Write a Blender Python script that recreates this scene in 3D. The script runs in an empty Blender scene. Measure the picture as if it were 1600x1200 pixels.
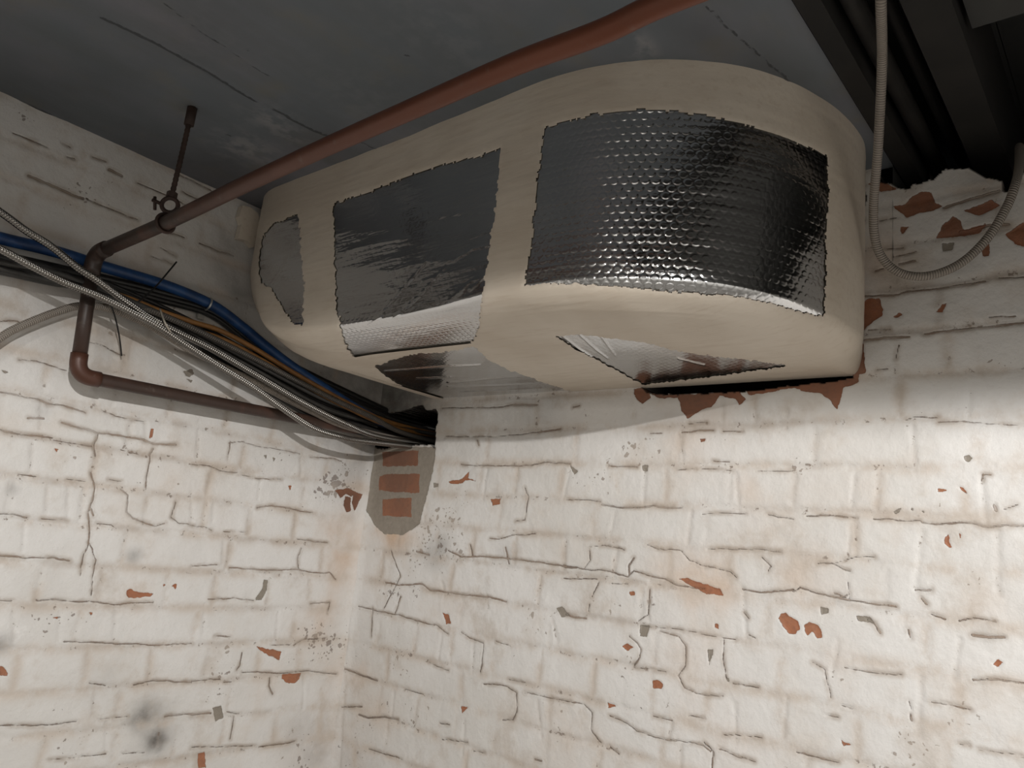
import bpy, math, random
import numpy as np
from mathutils import Matrix, Vector

# ------------------------------------------------------------------ camera
FPX = 1219.05                       # focal length in pixels of a 1600x1200 frame
RM = np.array([[0.62914916, -0.22295092, -0.74462354],
               [-0.77071835, -0.05467934, -0.63482548],
               [0.1008194, 0.97329495, -0.20623383]])
scene = bpy.context.scene
COL = scene.collection
cam_data = bpy.data.cameras.new('camera')
cam_data.sensor_fit = 'HORIZONTAL'
cam_data.sensor_width = 36.0
cam_data.lens = FPX / 1600.0 * 36.0
cam_data.clip_start = 0.02
camera = bpy.data.objects.new('camera', cam_data)
COL.objects.link(camera)
M4 = Matrix([list(RM[0]) + [0], list(RM[1]) + [0], list(RM[2]) + [0], [0, 0, 0, 1]])
camera.matrix_world = M4
scene.camera = camera

# ------------------------------------------------------------------ world, lamp, exposure
world = bpy.data.worlds.new('world')
scene.world = world
world.use_nodes = True
world.node_tree.nodes['Background'].inputs[0].default_value = (0.8, 0.9, 1.0, 1)
world.node_tree.nodes['Background'].inputs[1].default_value = 0.015

lamp_data = bpy.data.lights.new('pendant_lamp_light', 'SPOT')      # shaded pendant, open downwards
lamp_data.spot_size = math.radians(174)
lamp_data.spot_blend = 0.19
lamp_data.shadow_soft_size = 0.012
lamp_data.energy = 74.0
lamp_data.color = (1.0, 0.98, 0.955)
lamp = bpy.data.objects.new('pendant_lamp_light', lamp_data)
COL.objects.link(lamp)
lamp.location = (-0.30, -0.60, 0.60)

far_data = bpy.data.lights.new('far_glint_light', 'SPOT')            # unseen light added for foil glints and weak fill
far_data.spot_size = math.radians(176); far_data.spot_blend = 0.04
far_data.shadow_soft_size = 0.05
far_data.energy = 10.5
far_data.color = (1.0, 0.95, 0.88)
far_glint = bpy.data.objects.new('far_glint_light', far_data)
COL.objects.link(far_glint)
far_glint.location = (-1.25, -0.25, 0.50)

scene.view_settings.view_transform = 'Standard'
scene.view_settings.look = 'None'
scene.view_settings.gamma = 1.0
scene.view_settings.use_curve_mapping = False
scene.view_settings.exposure = 0.8

# ------------------------------------------------------------------ key planes of the room (metres, camera at 0,0,0)
XW = 1.2437      # face of the right wall
YW = 1.4797      # face of the left wall
ZC = 0.665       # underside of the ceiling boards
ZV = 0.82        # deck above the open strip of ceiling
ZF = -1.60       # floor
XB, YB = -1.7, -1.6
ZB = 0.323       # underside of the wrapped duct

# ------------------------------------------------------------------ helpers
def wr(p):
    return RM @ np.array([p[0] - 800.0, -(p[1] - 600.0), -FPX])
def onx(p, x=XW):
    d = wr(p); return d * (x / d[0])
def ony(p, y=YW):
    d = wr(p); return d * (y / d[1])
def onz(p, z=ZC):
    d = wr(p); return d * (z / d[2])
def proj(P):
    c = P @ RM
    return 800 + FPX * c[..., 0] / -c[..., 2], 600 - FPX * c[..., 1] / -c[..., 2]

_rng = np.random.RandomState(7)
_tab = _rng.rand(256, 256)
def vnoise(u, v, seed=0):
    u = u + seed * 17.37; v = v + seed * 9.71
    iu = np.floor(u).astype(int); iv = np.floor(v).astype(int)
    fu = u - iu; fv = v - iv
    fu = fu * fu * (3 - 2 * fu); fv = fv * fv * (3 - 2 * fv)
    g = lambda a, b: _tab[a % 256, b % 256]
    return ((g(iu, iv) * (1 - fu) + g(iu + 1, iv) * fu) * (1 - fv)
            + (g(iu, iv + 1) * (1 - fu) + g(iu + 1, iv + 1) * fu) * fv) * 2 - 1
def fbm(u, v, seed=0, o=4):
    s = 0; a = 1; n = 0
    for i in range(o):
        s = s + a * vnoise(u * 2 ** i, v * 2 ** i, seed + i * 3); n += a; a *= 0.5
    return s / n

def seg_dist(U, V, pts, rad):
    """distance (m) to an open polyline, only computed near it"""
    out = np.full(U.shape, 9.0)
    for (a, b) in zip(pts[:-1], pts[1:]):
        a = np.array(a); b = np.array(b)
        lo = np.minimum(a, b) - rad; hi = np.maximum(a, b) + rad
        iu = np.where((U[:, 0] >= lo[0]) & (U[:, 0] <= hi[0]))[0]
        iv = np.where((V[0, :] >= lo[1]) & (V[0, :] <= hi[1]))[0]
        if len(iu) == 0 or len(iv) == 0: continue
        s0, s1, t0, t1 = iu[0], iu[-1] + 1, iv[0], iv[-1] + 1
        u = U[s0:s1, t0:t1] - a[0]; v = V[s0:s1, t0:t1] - a[1]
        d = b - a; L = max(d @ d, 1e-12)
        t = np.clip((u * d[0] + v * d[1]) / L, 0, 1)
        dd = np.hypot(u - t * d[0], v - t * d[1])
        out[s0:s1, t0:t1] = np.minimum(out[s0:s1, t0:t1], dd)
    return out
def in_poly(U, V, poly):
    inside = np.zeros(U.shape, bool)
    n = len(poly)
    for i in range(n):
        x0, y0 = poly[i][0], poly[i][1]; x1, y1 = poly[(i + 1) % n][0], poly[(i + 1) % n][1]
        if y0 == y1: continue
        c = ((V >= min(y0, y1)) & (V < max(y0, y1))) & (U < (x1 - x0) * (V - y0) / (y1 - y0) + x0)
        inside ^= c
    return inside
def poly_sd(U, V, poly, rad=0.03):
    """signed distance, positive inside, clamped at -rad outside"""
    d = seg_dist(U, V, list(poly) + [poly[0]], rad + 0.02)
    return np.where(in_poly(U, V, poly), np.minimum(d, rad), -np.minimum(d, rad))

def link(name, mesh, mat=None, parent=None, smooth=True):
    o = bpy.data.objects.new(name, mesh)
    COL.objects.link(o)
    if mat: mesh.materials.append(mat)
    if parent: o.parent = parent
    if smooth and len(mesh.polygons):
        mesh.polygons.foreach_set('use_smooth', [True] * len(mesh.polygons))
    return o
def np_mesh(name, verts, quads, attrs=None, uv=None):
    me = bpy.data.meshes.new(name)
    verts = np.asarray(verts, dtype=np.float32); quads = np.asarray(quads, dtype=np.int32)
    me.vertices.add(len(verts)); me.vertices.foreach_set('co', verts.ravel())
    me.loops.add(quads.size); me.loops.foreach_set('vertex_index', quads.ravel())
    me.polygons.add(len(quads))
    me.polygons.foreach_set('loop_start', np.arange(0, quads.size, quads.shape[1], dtype=np.int32))
    me.update(calc_edges=True)
    if attrs:
        for k, a in attrs.items():
            at = me.attributes.new(k, 'FLOAT', 'POINT')
            at.data.foreach_set('value', np.asarray(a, dtype=np.float32).ravel())
    if uv is not None:
        l = me.uv_layers.new(name='UVMap')
        l.data.foreach_set('uv', np.asarray(uv, dtype=np.float32)[quads.ravel()].ravel())
    return me
def compact(verts, quads, attrs=None, uv=None):
    used = np.unique(quads); mp = np.full(len(verts), -1); mp[used] = np.arange(len(used))
    return (verts[used], mp[quads], {k: a[used] for k, a in (attrs or {}).items()},
            None if uv is None else uv[used])
def grid_quads(nu, nv):
    i = np.arange(nu - 1)[:, None] * nv + np.arange(nv - 1)[None, :]
    return np.stack([i, i + nv, i + nv + 1, i + 1], -1).reshape(-1, 4)

def tag(o, label=None, cat=None, group=None, kind=None):
    if label: o['label'] = label
    if cat: o['category'] = cat
    if group: o['group'] = group
    if kind: o['kind'] = kind
    return o
def empty(name, loc):
    o = bpy.data.objects.new(name, None); COL.objects.link(o)
    o.location = loc; o.empty_display_size = 0.05
    return o
def under(child, root):
    """parent keeping the child's world coordinates (children meshes are built in world space)"""
    child.parent = root
    child.matrix_parent_inverse = Matrix.Translation(-Vector(root.location))
    return child

def smooth_path(pts, n):
    """Catmull-Rom through pts resampled at n equal steps"""
    P = np.array(pts, float)
    P = np.vstack([2 * P[0] - P[1], P, 2 * P[-1] - P[-2]])
    out = []
    for i in range(1, len(P) - 2):
        t = np.linspace(0, 1, 24, endpoint=False)[:, None]
        a, b, c, d = P[i - 1], P[i], P[i + 1], P[i + 2]
        out.append(0.5 * (2 * b + (c - a) * t + (2 * a - 5 * b + 4 * c - d) * t ** 2 + (3 * b - a - 3 * c + d) * t ** 3))
    out.append(P[-2][None, :])
    Q = np.vstack(out)
    s = np.r_[0, np.cumsum(np.linalg.norm(np.diff(Q, axis=0), axis=1))]
    u = np.linspace(0, s[-1], n)
    return np.stack([np.interp(u, s, Q[:, k]) for k in range(3)], 1), s[-1]
def tube_mesh(name, path, radius, sides=14, caps=True, rfun=None):
    """path (n,3); radius scalar or array; returns a mesh"""
    P = np.asarray(path, float); n = len(P)
    T = np.gradient(P, axis=0); T /= np.linalg.norm(T, axis=1)[:, None] + 1e-12
    up = np.array([0, 0, 1.0]) if abs(T[0][2]) < 0.9 else np.array([1.0, 0, 0])
    N = np.zeros_like(P); v = np.cross(T[0], up); v /= np.linalg.norm(v)
    for i in range(n):
        v = v - T[i] * (v @ T[i]); v /= np.linalg.norm(v); N[i] = v
    B = np.cross(T, N)
    R = np.full(n, radius) if np.isscalar(radius) else np.asarray(radius)
    a = np.linspace(0, 2 * np.pi, sides, endpoint=False)
    V = P[:, None, :] + R[:, None, None] * (np.cos(a)[None, :, None] * N[:, None, :] + np.sin(a)[None, :, None] * B[:, None, :])
    V = V.reshape(-1, 3)
    faces = []
    i = np.arange(n - 1)[:, None] * sides; j = np.arange(sides)[None, :]
    q = np.stack([i + j, i + (j + 1) % sides, i + sides + (j + 1) % sides, i + sides + j], -1).reshape(-1, 4)
    faces = q.tolist()
    if caps:
        faces.append(list(range(sides))[::-1]); faces.append(list(range((n - 1) * sides, n * sides)))
    me = bpy.data.meshes.new(name); me.from_pydata(V.tolist(), [], faces); me.update()
    uvl = me.uv_layers.new(name='UVMap')
    s = np.r_[0, np.cumsum(np.linalg.norm(np.diff(P, axis=0), axis=1))]
    li = np.zeros(len(me.loops), dtype=np.int32); me.loops.foreach_get('vertex_index', li)
    uvs = np.stack([s[np.minimum(li // sides, n - 1)], (li % sides) / sides], 1)
    uvl.data.foreach_set('uv', uvs.astype(np.float32).ravel())
    return me
def join_meshes(name, parts):
    V = []; F = []; off = 0
    for v, f in parts:
        V += [tuple(p) for p in v]; F += [[i + off for i in q] for q in f]; off += len(v)
    me = bpy.data.meshes.new(name); me.from_pydata(V, [], F); me.update()
    return me
def box_vf(lo, hi):
    (a, b, c), (d, e, f) = lo, hi
    v = [(a, b, c), (d, b, c), (d, e, c), (a, e, c), (a, b, f), (d, b, f), (d, e, f), (a, e, f)]
    return v, [[0, 3, 2, 1], [4, 5, 6, 7], [0, 1, 5, 4], [1, 2, 6, 5], [2, 3, 7, 6], [3, 0, 4, 7]]
def mesh_vf(me):
    return [v.co[:] for v in me.vertices], [list(p.vertices) for p in me.polygons]

# ------------------------------------------------------------------ node helpers
class NT:
    def __init__(s, name):
        s.m = bpy.data.materials.new(name); s.m.use_nodes = True
        s.t = s.m.node_tree; s.b = s.t.nodes['Principled BSDF']
    def n(s, typ, **kw):
        nd = s.t.nodes.new(typ)
        for k, v in kw.items():
            if k.startswith('i_'):
                key = k[2:]; key = int(key) if key.isdigit() else key.replace('_', ' ')
                if hasattr(v, 'is_linked') or isinstance(v, bpy.types.NodeSocket): s.t.links.new(v, nd.inputs[key])
                else: nd.inputs[key].default_value = v
            else: setattr(nd, k, v)
        return nd
    def l(s, a, b): s.t.links.new(a, b)
    def math(s, op, a, b=None, c=None, clamp=False):
        nd = s.t.nodes.new('ShaderNodeMath'); nd.operation = op; nd.use_clamp = clamp
        for i, v in enumerate((a, b, c)):
            if v is None: continue
            if isinstance(v, bpy.types.NodeSocket): s.l(v, nd.inputs[i])
            else: nd.inputs[i].default_value = v
        return nd.outputs[0]
    def attr(s, name): return s.n('ShaderNodeAttribute', attribute_name=name).outputs['Fac']
    def noise(s, scale, detail=4, vec=None, rough=0.55):
        nd = s.n('ShaderNodeTexNoise'); nd.inputs['Scale'].default_value = scale
        nd.inputs['Detail'].default_value = detail; nd.inputs['Roughness'].default_value = rough
        if vec is not None: s.l(vec, nd.inputs['Vector'])
        return nd.outputs['Fac']
    def obj(s): return s.n('ShaderNodeTexCoord').outputs['Object']
    def mix(s, fac, a, b, mode='MIX'):
        nd = s.t.nodes.new('ShaderNodeMix'); nd.data_type = 'RGBA'; nd.blend_type = mode; nd.clamp_factor = True
        for k, v in ((0, fac), (6, a), (7, b)):
            if isinstance(v, bpy.types.NodeSocket): s.l(v, nd.inputs[k])
            else: nd.inputs[k].default_value = v if k == 0 else (*v, 1) if len(v) == 3 else v
        return nd.outputs[2]
    def ramp(s, fac, lo, hi, a=0.0, b=1.0):
        nd = s.n('ShaderNodeMapRange'); nd.interpolation_type = 'SMOOTHSTEP'
        s.l(fac, nd.inputs[0])
        for i, v in zip((1, 2, 3, 4), (lo, hi, a, b)): nd.inputs[i].default_value = v
        return nd.outputs[0]
    def bump(s, height, strength=0.5, dist=0.002, normal=None):
        nd = s.n('ShaderNodeBump'); nd.inputs['Strength'].default_value = strength
        nd.inputs['Distance'].default_value = dist; s.l(height, nd.inputs['Height'])
        if normal is not None: s.l(normal, nd.inputs['Normal'])
        return nd.outputs[0]
    def out(s, color=None, rough=None, metal=None, normal=None, spec=None):
        for k, v in (('Base Color', color), ('Roughness', rough), ('Metallic', metal), ('Normal', normal), ('Specular IOR Level', spec)):
            if v is None: continue
            if isinstance(v, bpy.types.NodeSocket): s.l(v, s.b.inputs[k])
            elif isinstance(v, tuple): s.b.inputs[k].default_value = (*v, 1)
            else: s.b.inputs[k].default_value = v
        return s.m
# ------------------------------------------------------------------ materials
def mat_wall():
    t = NT('painted_brick'); o = t.obj()
    n_big = t.noise(3.0, 3, o); n_mid = t.noise(14.0, 5, o); n_fine = t.noise(120.0, 6, o, 0.65); n_edge = t.noise(260.0, 4, o, 0.7)
    base = t.mix(t.ramp(n_big, 0.35, 0.65), (0.64, 0.62, 0.59), (0.72, 0.705, 0.685))
    base = t.mix(t.math('MULTIPLY', t.ramp(n_mid, 0.50, 0.72), 0.35), base, (0.60, 0.53, 0.46))
    base = t.mix(t.math('MULTIPLY', t.ramp(n_fine, 0.55, 0.8), 0.25), base, (0.50, 0.45, 0.40))
    # stains, and shade painted on around the duct
    och = t.math('MULTIPLY', t.attr('ochre'), t.ramp(n_mid, 0.30, 0.62, 0.35, 1.0))
    base = t.mix(och, base, (0.55, 0.36, 0.22))
    gri_shade = t.math('MULTIPLY', t.attr('grime_shade'), t.ramp(t.noise(40, 5, o), 0.25, 0.65, 0.6, 1.0))
    base = t.mix(gri_shade, base, (0.085, 0.075, 0.065))
    # mortar shows beige and dirty between whiter brick faces
    jw = t.math('MULTIPLY', t.attr('jwide'), t.ramp(t.noise(11.0, 6, o, 0.7), 0.40, 0.62, 0.04, 0.75))
    base = t.mix(jw, base, (0.55, 0.475, 0.405))
    j = t.math('MULTIPLY', t.attr('joint'), t.ramp(n_mid, 0.38, 0.62, 0.0, 0.45))
    base = t.mix(j, base, (0.36, 0.30, 0.25))
    frag = t.math('MULTIPLY', t.ramp(t.attr('joint'), 0.30, 0.55), t.ramp(t.noise(75.0, 6, o, 0.7), 0.585, 0.63))
    base = t.mix(t.math('MULTIPLY', frag, 0.75), base, (0.17, 0.125, 0.095))
    blot = t.ramp(t.noise(7.0, 6, o, 0.7), 0.54, 0.70)
    base = t.mix(t.math('MULTIPLY', blot, 0.30), base, (0.42, 0.36, 0.30))
    dust = t.ramp(t.noise(5.0, 6, o, 0.75), 0.36, 0.28)
    base = t.mix(t.math('MULTIPLY', dust, 0.5), base, (0.80, 0.79, 0.77))
    # tiny specks where the paint has popped off
    nw = t.n('ShaderNodeTexNoise'); nw.inputs['Scale'].default_value = 55.0; nw.inputs['Detail'].default_value = 4.0; t.l(o, nw.inputs['Vector'])
    wv = t.n('ShaderNodeVectorMath', operation='MULTIPLY_ADD'); t.l(nw.outputs['Color'], wv.inputs[0]); wv.inputs[1].default_value = (0.022, 0.022, 0.022); t.l(o, wv.inputs[2])
    spk = None
    dens = t.math('ADD', t.ramp(t.noise(9.0, 3, o), 0.46, 0.78), t.math('MULTIPLY', t.attr('peel'), 1.1))
    for sc, k in ((58.0, 0.40), (110.0, 0.34)):
        vo = t.n('ShaderNodeTexVoronoi', feature='F1'); vo.inputs['Scale'].default_value = sc; t.l(wv.outputs[0], vo.inputs['Vector'])
        q = t.math('LESS_THAN', t.math('ADD', vo.outputs['Distance'], t.math('MULTIPLY', n_edge, 0.30)), t.math('MULTIPLY', dens, k))
        spk = q if spk is None else t.math('MAXIMUM', spk, q)
    base = t.mix(t.math('MULTIPLY', spk, 0.68), base, t.mix(t.ramp(n_mid, 0.4, 0.6), (0.15, 0.11, 0.09), (0.30, 0.24, 0.19)))
    # cracks (attribute: mm inside the crack)
    e = t.math('MULTIPLY', t.math('SUBTRACT', n_edge, 0.5), 3.0)
    e2 = t.math('MULTIPLY', t.math('SUBTRACT', t.noise(70.0, 4, o), 0.5), 3.0)
    ck = t.ramp(t.math('ADD', t.attr('crack'), t.math('ADD', t.math('MULTIPLY', e, 0.55), t.math('MULTIPLY', e2, 0.8))), -0.6, 0.5)
    base = t.mix(t.math('MULTIPLY', ck, t.ramp(t.noise(18, 4, o), 0.35, 0.6, 0.45, 0.9)), base, t.mix(t.ramp(n_big, 0.4, 0.6), (0.15, 0.11, 0.085), (0.24, 0.165, 0.12)))
    # dark halo of dirt along cracks
    base = t.mix(t.math('MULTIPLY', t.ramp(t.attr('crack'), -8.0, 0.0), t.ramp(t.noise(30, 4, o), 0.40, 0.62, 0.05, 0.55)), base, (0.35, 0.28, 0.22))
    # chips to grey mortar and to red brick (attributes: mm inside)
    cg = t.ramp(t.math('ADD', t.attr('chipgrey'), e), -0.3, 0.3)
    base = t.mix(cg, base, t.mix(n_fine, (0.20, 0.175, 0.145), (0.34, 0.30, 0.25)))
    cr = t.ramp(t.math('ADD', t.attr('chipred'), t.math('ADD', e, e2)), -0.3, 0.3)
    red = t.mix(t.noise(22, 5, o), (0.40, 0.125, 0.055), (0.30, 0.165, 0.10))
    red = t.mix(t.math('MULTIPLY', t.ramp(n_fine, 0.45, 0.75), 0.6), red, (0.20, 0.10, 0.07))
    red = t.mix(t.attr('dull_brick'), red, (0.13, 0.075, 0.055))  # exposed brick darker and duller in these blobs
    base = t.mix(cr, base, red)
    cav = t.attr('cavity_shade')
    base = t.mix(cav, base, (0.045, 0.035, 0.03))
    h = t.math('ADD', t.math('MULTIPLY', n_fine, 0.5), t.math('MULTIPLY', t.noise(35, 5, o), 0.9))
    h = t.math('SUBTRACT', h, t.math('MULTIPLY', ck, 1.0))
    h = t.math('SUBTRACT', h, t.math('MULTIPLY', t.math('MAXIMUM', cg, cr), 0.7))
    h = t.math('SUBTRACT', h, t.math('MULTIPLY', spk, 0.4))
    return t.out(base, t.ramp(n_mid, 0.3, 0.7, 0.45, 0.62), 0.0, t.bump(h, 0.75, 0.0028), 0.35)

def mat_ceiling():
    t = NT('ceiling_board'); o = t.obj()
    n1 = t.noise(2.2, 4, o); n2 = t.noise(9, 5, o); n3 = t.noise(90, 5, o)
    mp = t.n('ShaderNodeMapping'); mp.inputs['Scale'].default_value = (1.0, 7.0, 1.0); t.l(o, mp.inputs['Vector'])
    streak = t.noise(2.4, 4, mp.outputs[0])
    c = t.mix(t.ramp(n1, 0.35, 0.65), (0.155, 0.175, 0.196), (0.22, 0.222, 0.252))
    c = t.mix(t.math('MULTIPLY', t.ramp(streak, 0.42, 0.66), 0.5), c, (0.145, 0.16, 0.17))
    c = t.mix(t.math('MULTIPLY', t.ramp(n2, 0.52, 0.75), 0.35), c, (0.22, 0.20, 0.14))
    c = t.mix(t.math('MULTIPLY', t.attr('pale'), t.ramp(t.noise(30, 5, o), 0.42, 0.62)), c, (0.36, 0.36, 0.37))
    e = t.math('MULTIPLY', t.math('SUBTRACT', t.noise(120, 4, o), 0.5), 6.0)
    ck = t.ramp(t.math('ADD', t.attr('crack'), e), -0.9, 0.3)
    c = t.mix(t.math('MULTIPLY', ck, 0.8), c, (0.05, 0.055, 0.06))
    c = t.mix(t.attr('grime_shade'), c, (0.05, 0.05, 0.048))
    h = t.math('SUBTRACT', t.math('MULTIPLY', n3, 0.4), ck)
    return t.out(c, 0.6, 0.0, t.bump(h, 0.4, 0.002), 0.3)

def mat_simple(name, col, rough=0.6, metal=0.0, var=0.25, scale=30, bump=0.2, dist=0.001, spec=0.5, dark=None):
    t = NT(name); o = t.obj(); n = t.noise(scale, 5, o)
    d = dark or tuple(c * (1 - var) for c in col)
    c = t.mix(t.ramp(n, 0.3, 0.7), d, col)
    return t.out(c, rough, metal, t.bump(t.noise(scale * 5, 4, o), bump, dist), spec)

def mat_foil():
    t = NT('bubble_foil')
    uv = t.n('ShaderNodeUVMap', uv_map='UVMap').outputs[0]
    sx = t.n('ShaderNodeSeparateXYZ'); t.l(uv, sx.inputs[0])
    P = 0.0120
    u = t.math('DIVIDE', sx.outputs[0], P); v = t.math('DIVIDE', sx.outputs[1], P * 1.7320508)
    def cell(off):
        a = t.math('SUBTRACT', t.math('FRACT', t.math('ADD', u, off)), 0.5)
        b = t.math('MULTIPLY', t.math('SUBTRACT', t.math('FRACT', t.math('ADD', v, off)), 0.5), 1.7320508)
        return t.math('SQRT', t.math('ADD', t.math('MULTIPLY', a, a), t.math('MULTIPLY', b, b)))
    d = t.math('MINIMUM', cell(0.0), cell(0.5))
    dome = t.ramp(d, 0.26, 0.50, 1.0, 0.0)
    o = t.obj()
    amp = t.attr('bubble')
    h = t.math('MULTIPLY', dome, amp)
    h2 = t.math('ADD', h, t.math('MULTIPLY', t.noise(260, 3, o), 0.10))
    nrm = t.bump(h2, 0.5, 0.0010)
    mp = t.n('ShaderNodeMapping'); mp.inputs['Scale'].default_value = (1, 1, 6); t.l(o, mp.inputs['Vector'])
    low = t.noise(7, 3, mp.outputs[0])
    nrm = t.bump(low, 0.35, 0.006, nrm)
    c = t.mix(t.noise(14, 4, o), (0.60, 0.605, 0.61), (0.70, 0.705, 0.71))
    return t.out(c, t.ramp(t.noise(11, 3, o), 0.3, 0.7, 0.13, 0.19), 1.0, nrm)

def mat_mastic():
    t = NT('cream_mastic'); o = t.obj()
    n1 = t.noise(6, 4, o); n2 = t.noise(60, 5, o)
    mp = t.n('ShaderNodeMapping'); mp.inputs['Scale'].default_value = (9.0, 1.2, 9.0); t.l(o, mp.inputs['Vector'])
    br = t.noise(14, 5, mp.outputs[0])
    c = t.mix(t.ramp(n1, 0.3, 0.7), (0.585, 0.51, 0.42), (0.67, 0.60, 0.51))
    c = t.mix(t.math('MULTIPLY', t.ramp(br, 0.5, 0.75), 0.35), c, (0.48, 0.385, 0.295))
    h = t.math('ADD', t.math('MULTIPLY', br, 1.0), t.math('MULTIPLY', n2, 0.25))
    return t.out(c, 0.48, 0.0, t.bump(h, 0.30, 0.0015), 0.4)

def mat_copper():
    t = NT('aged_copper'); o = t.obj(); n = t.noise(16, 5, o); n2 = t.noise(70, 5, o)
    # the run over the room is cleaner, the end by the wall is tarnished brown (attribute on the pipe)
    clean = t.attr('clean')
    c = t.mix(clean, (0.034, 0.022, 0.017), (0.165, 0.053, 0.027))
    c = t.mix(t.math('MULTIPLY', t.ramp(n, 0.45, 0.7), 0.4), c, (0.14, 0.06, 0.04))
    c = t.mix(t.math('MULTIPLY', t.ramp(n2, 0.6, 0.8), 0.3), c, (0.20, 0.17, 0.14))
    return t.out(c, 0.45, t.math('MULTIPLY', clean, 0.35), t.bump(n2, 0.2, 0.0008))

def mat_flex(col, pitch=0.0042, metal=0.85, rough=0.38):
    t = NT('flexible_conduit')
    uv = t.n('ShaderNodeUVMap', uv_map='UVMap').outputs[0]
    sx = t.n('ShaderNodeSeparateXYZ'); t.l(uv, sx.inputs[0])
    ph = t.math('ADD', t.math('DIVIDE', sx.outputs[0], pitch), sx.outputs[1])
    w = t.math('ABSOLUTE', t.math('SINE', t.math('MULTIPLY', ph, math.pi)))
    o = t.obj()
    c = t.mix(t.ramp(w, 0.0, 0.45), tuple(x * 0.22 for x in col), col)
    c = t.mix(t.math('MULTIPLY', t.ramp(t.noise(25, 4, o), 0.5, 0.75), 0.4), c, (0.18, 0.15, 0.12))
    return t.out(c, rough, metal, t.bump(w, 0.8, 0.0012))

M_WALL = mat_wall(); M_CEIL = mat_ceiling()
M_FOIL = mat_foil(); M_MASTIC = mat_mastic(); M_COPPER = mat_copper()
M_FLEX = mat_flex((0.30, 0.285, 0.265), metal=1.0, rough=0.24)
M_FLEX_DULL = mat_flex((0.11, 0.10, 0.09), metal=0.55, rough=0.5)
M_FLEX_PALE = mat_flex((0.34, 0.30, 0.26), pitch=0.0034, metal=0.2, rough=0.5)
M_BLUE = mat_simple('blue_plastic', (0.018, 0.075, 0.22), 0.42, var=0.35, dark=(0.010, 0.035, 0.11))
M_BLACK = mat_simple('black_sheath', (0.014, 0.013, 0.0125), 0.42, var=0.4)
M_GREY = mat_simple('grey_sheath', (0.055, 0.052, 0.047), 0.4, var=0.4)
M_GREYD = mat_simple('dusty_grey_sheath', (0.04, 0.038, 0.035), 0.45, var=0.4)
M_ORANGE = mat_simple('orange_sheath', (0.30, 0.14, 0.04), 0.5, var=0.4)
M_RUSTY = mat_simple('rusty_steel', (0.075, 0.045, 0.035), 0.6, 0.3, var=0.5)
M_STEEL = mat_simple('zinc_clip', (0.6, 0.6, 0.58), 0.35, 0.8)
M_TIE = mat_simple('pale_tie', (0.55, 0.50, 0.42), 0.5)
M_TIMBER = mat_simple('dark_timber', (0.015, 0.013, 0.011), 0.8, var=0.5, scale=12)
M_FLOOR = mat_simple('concrete_floor', (0.30, 0.285, 0.265), 0.7, var=0.2, scale=4)
M_PLAIN = mat_simple('plain_painted_wall', (0.38, 0.37, 0.35), 0.6, var=0.15, scale=5)
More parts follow.
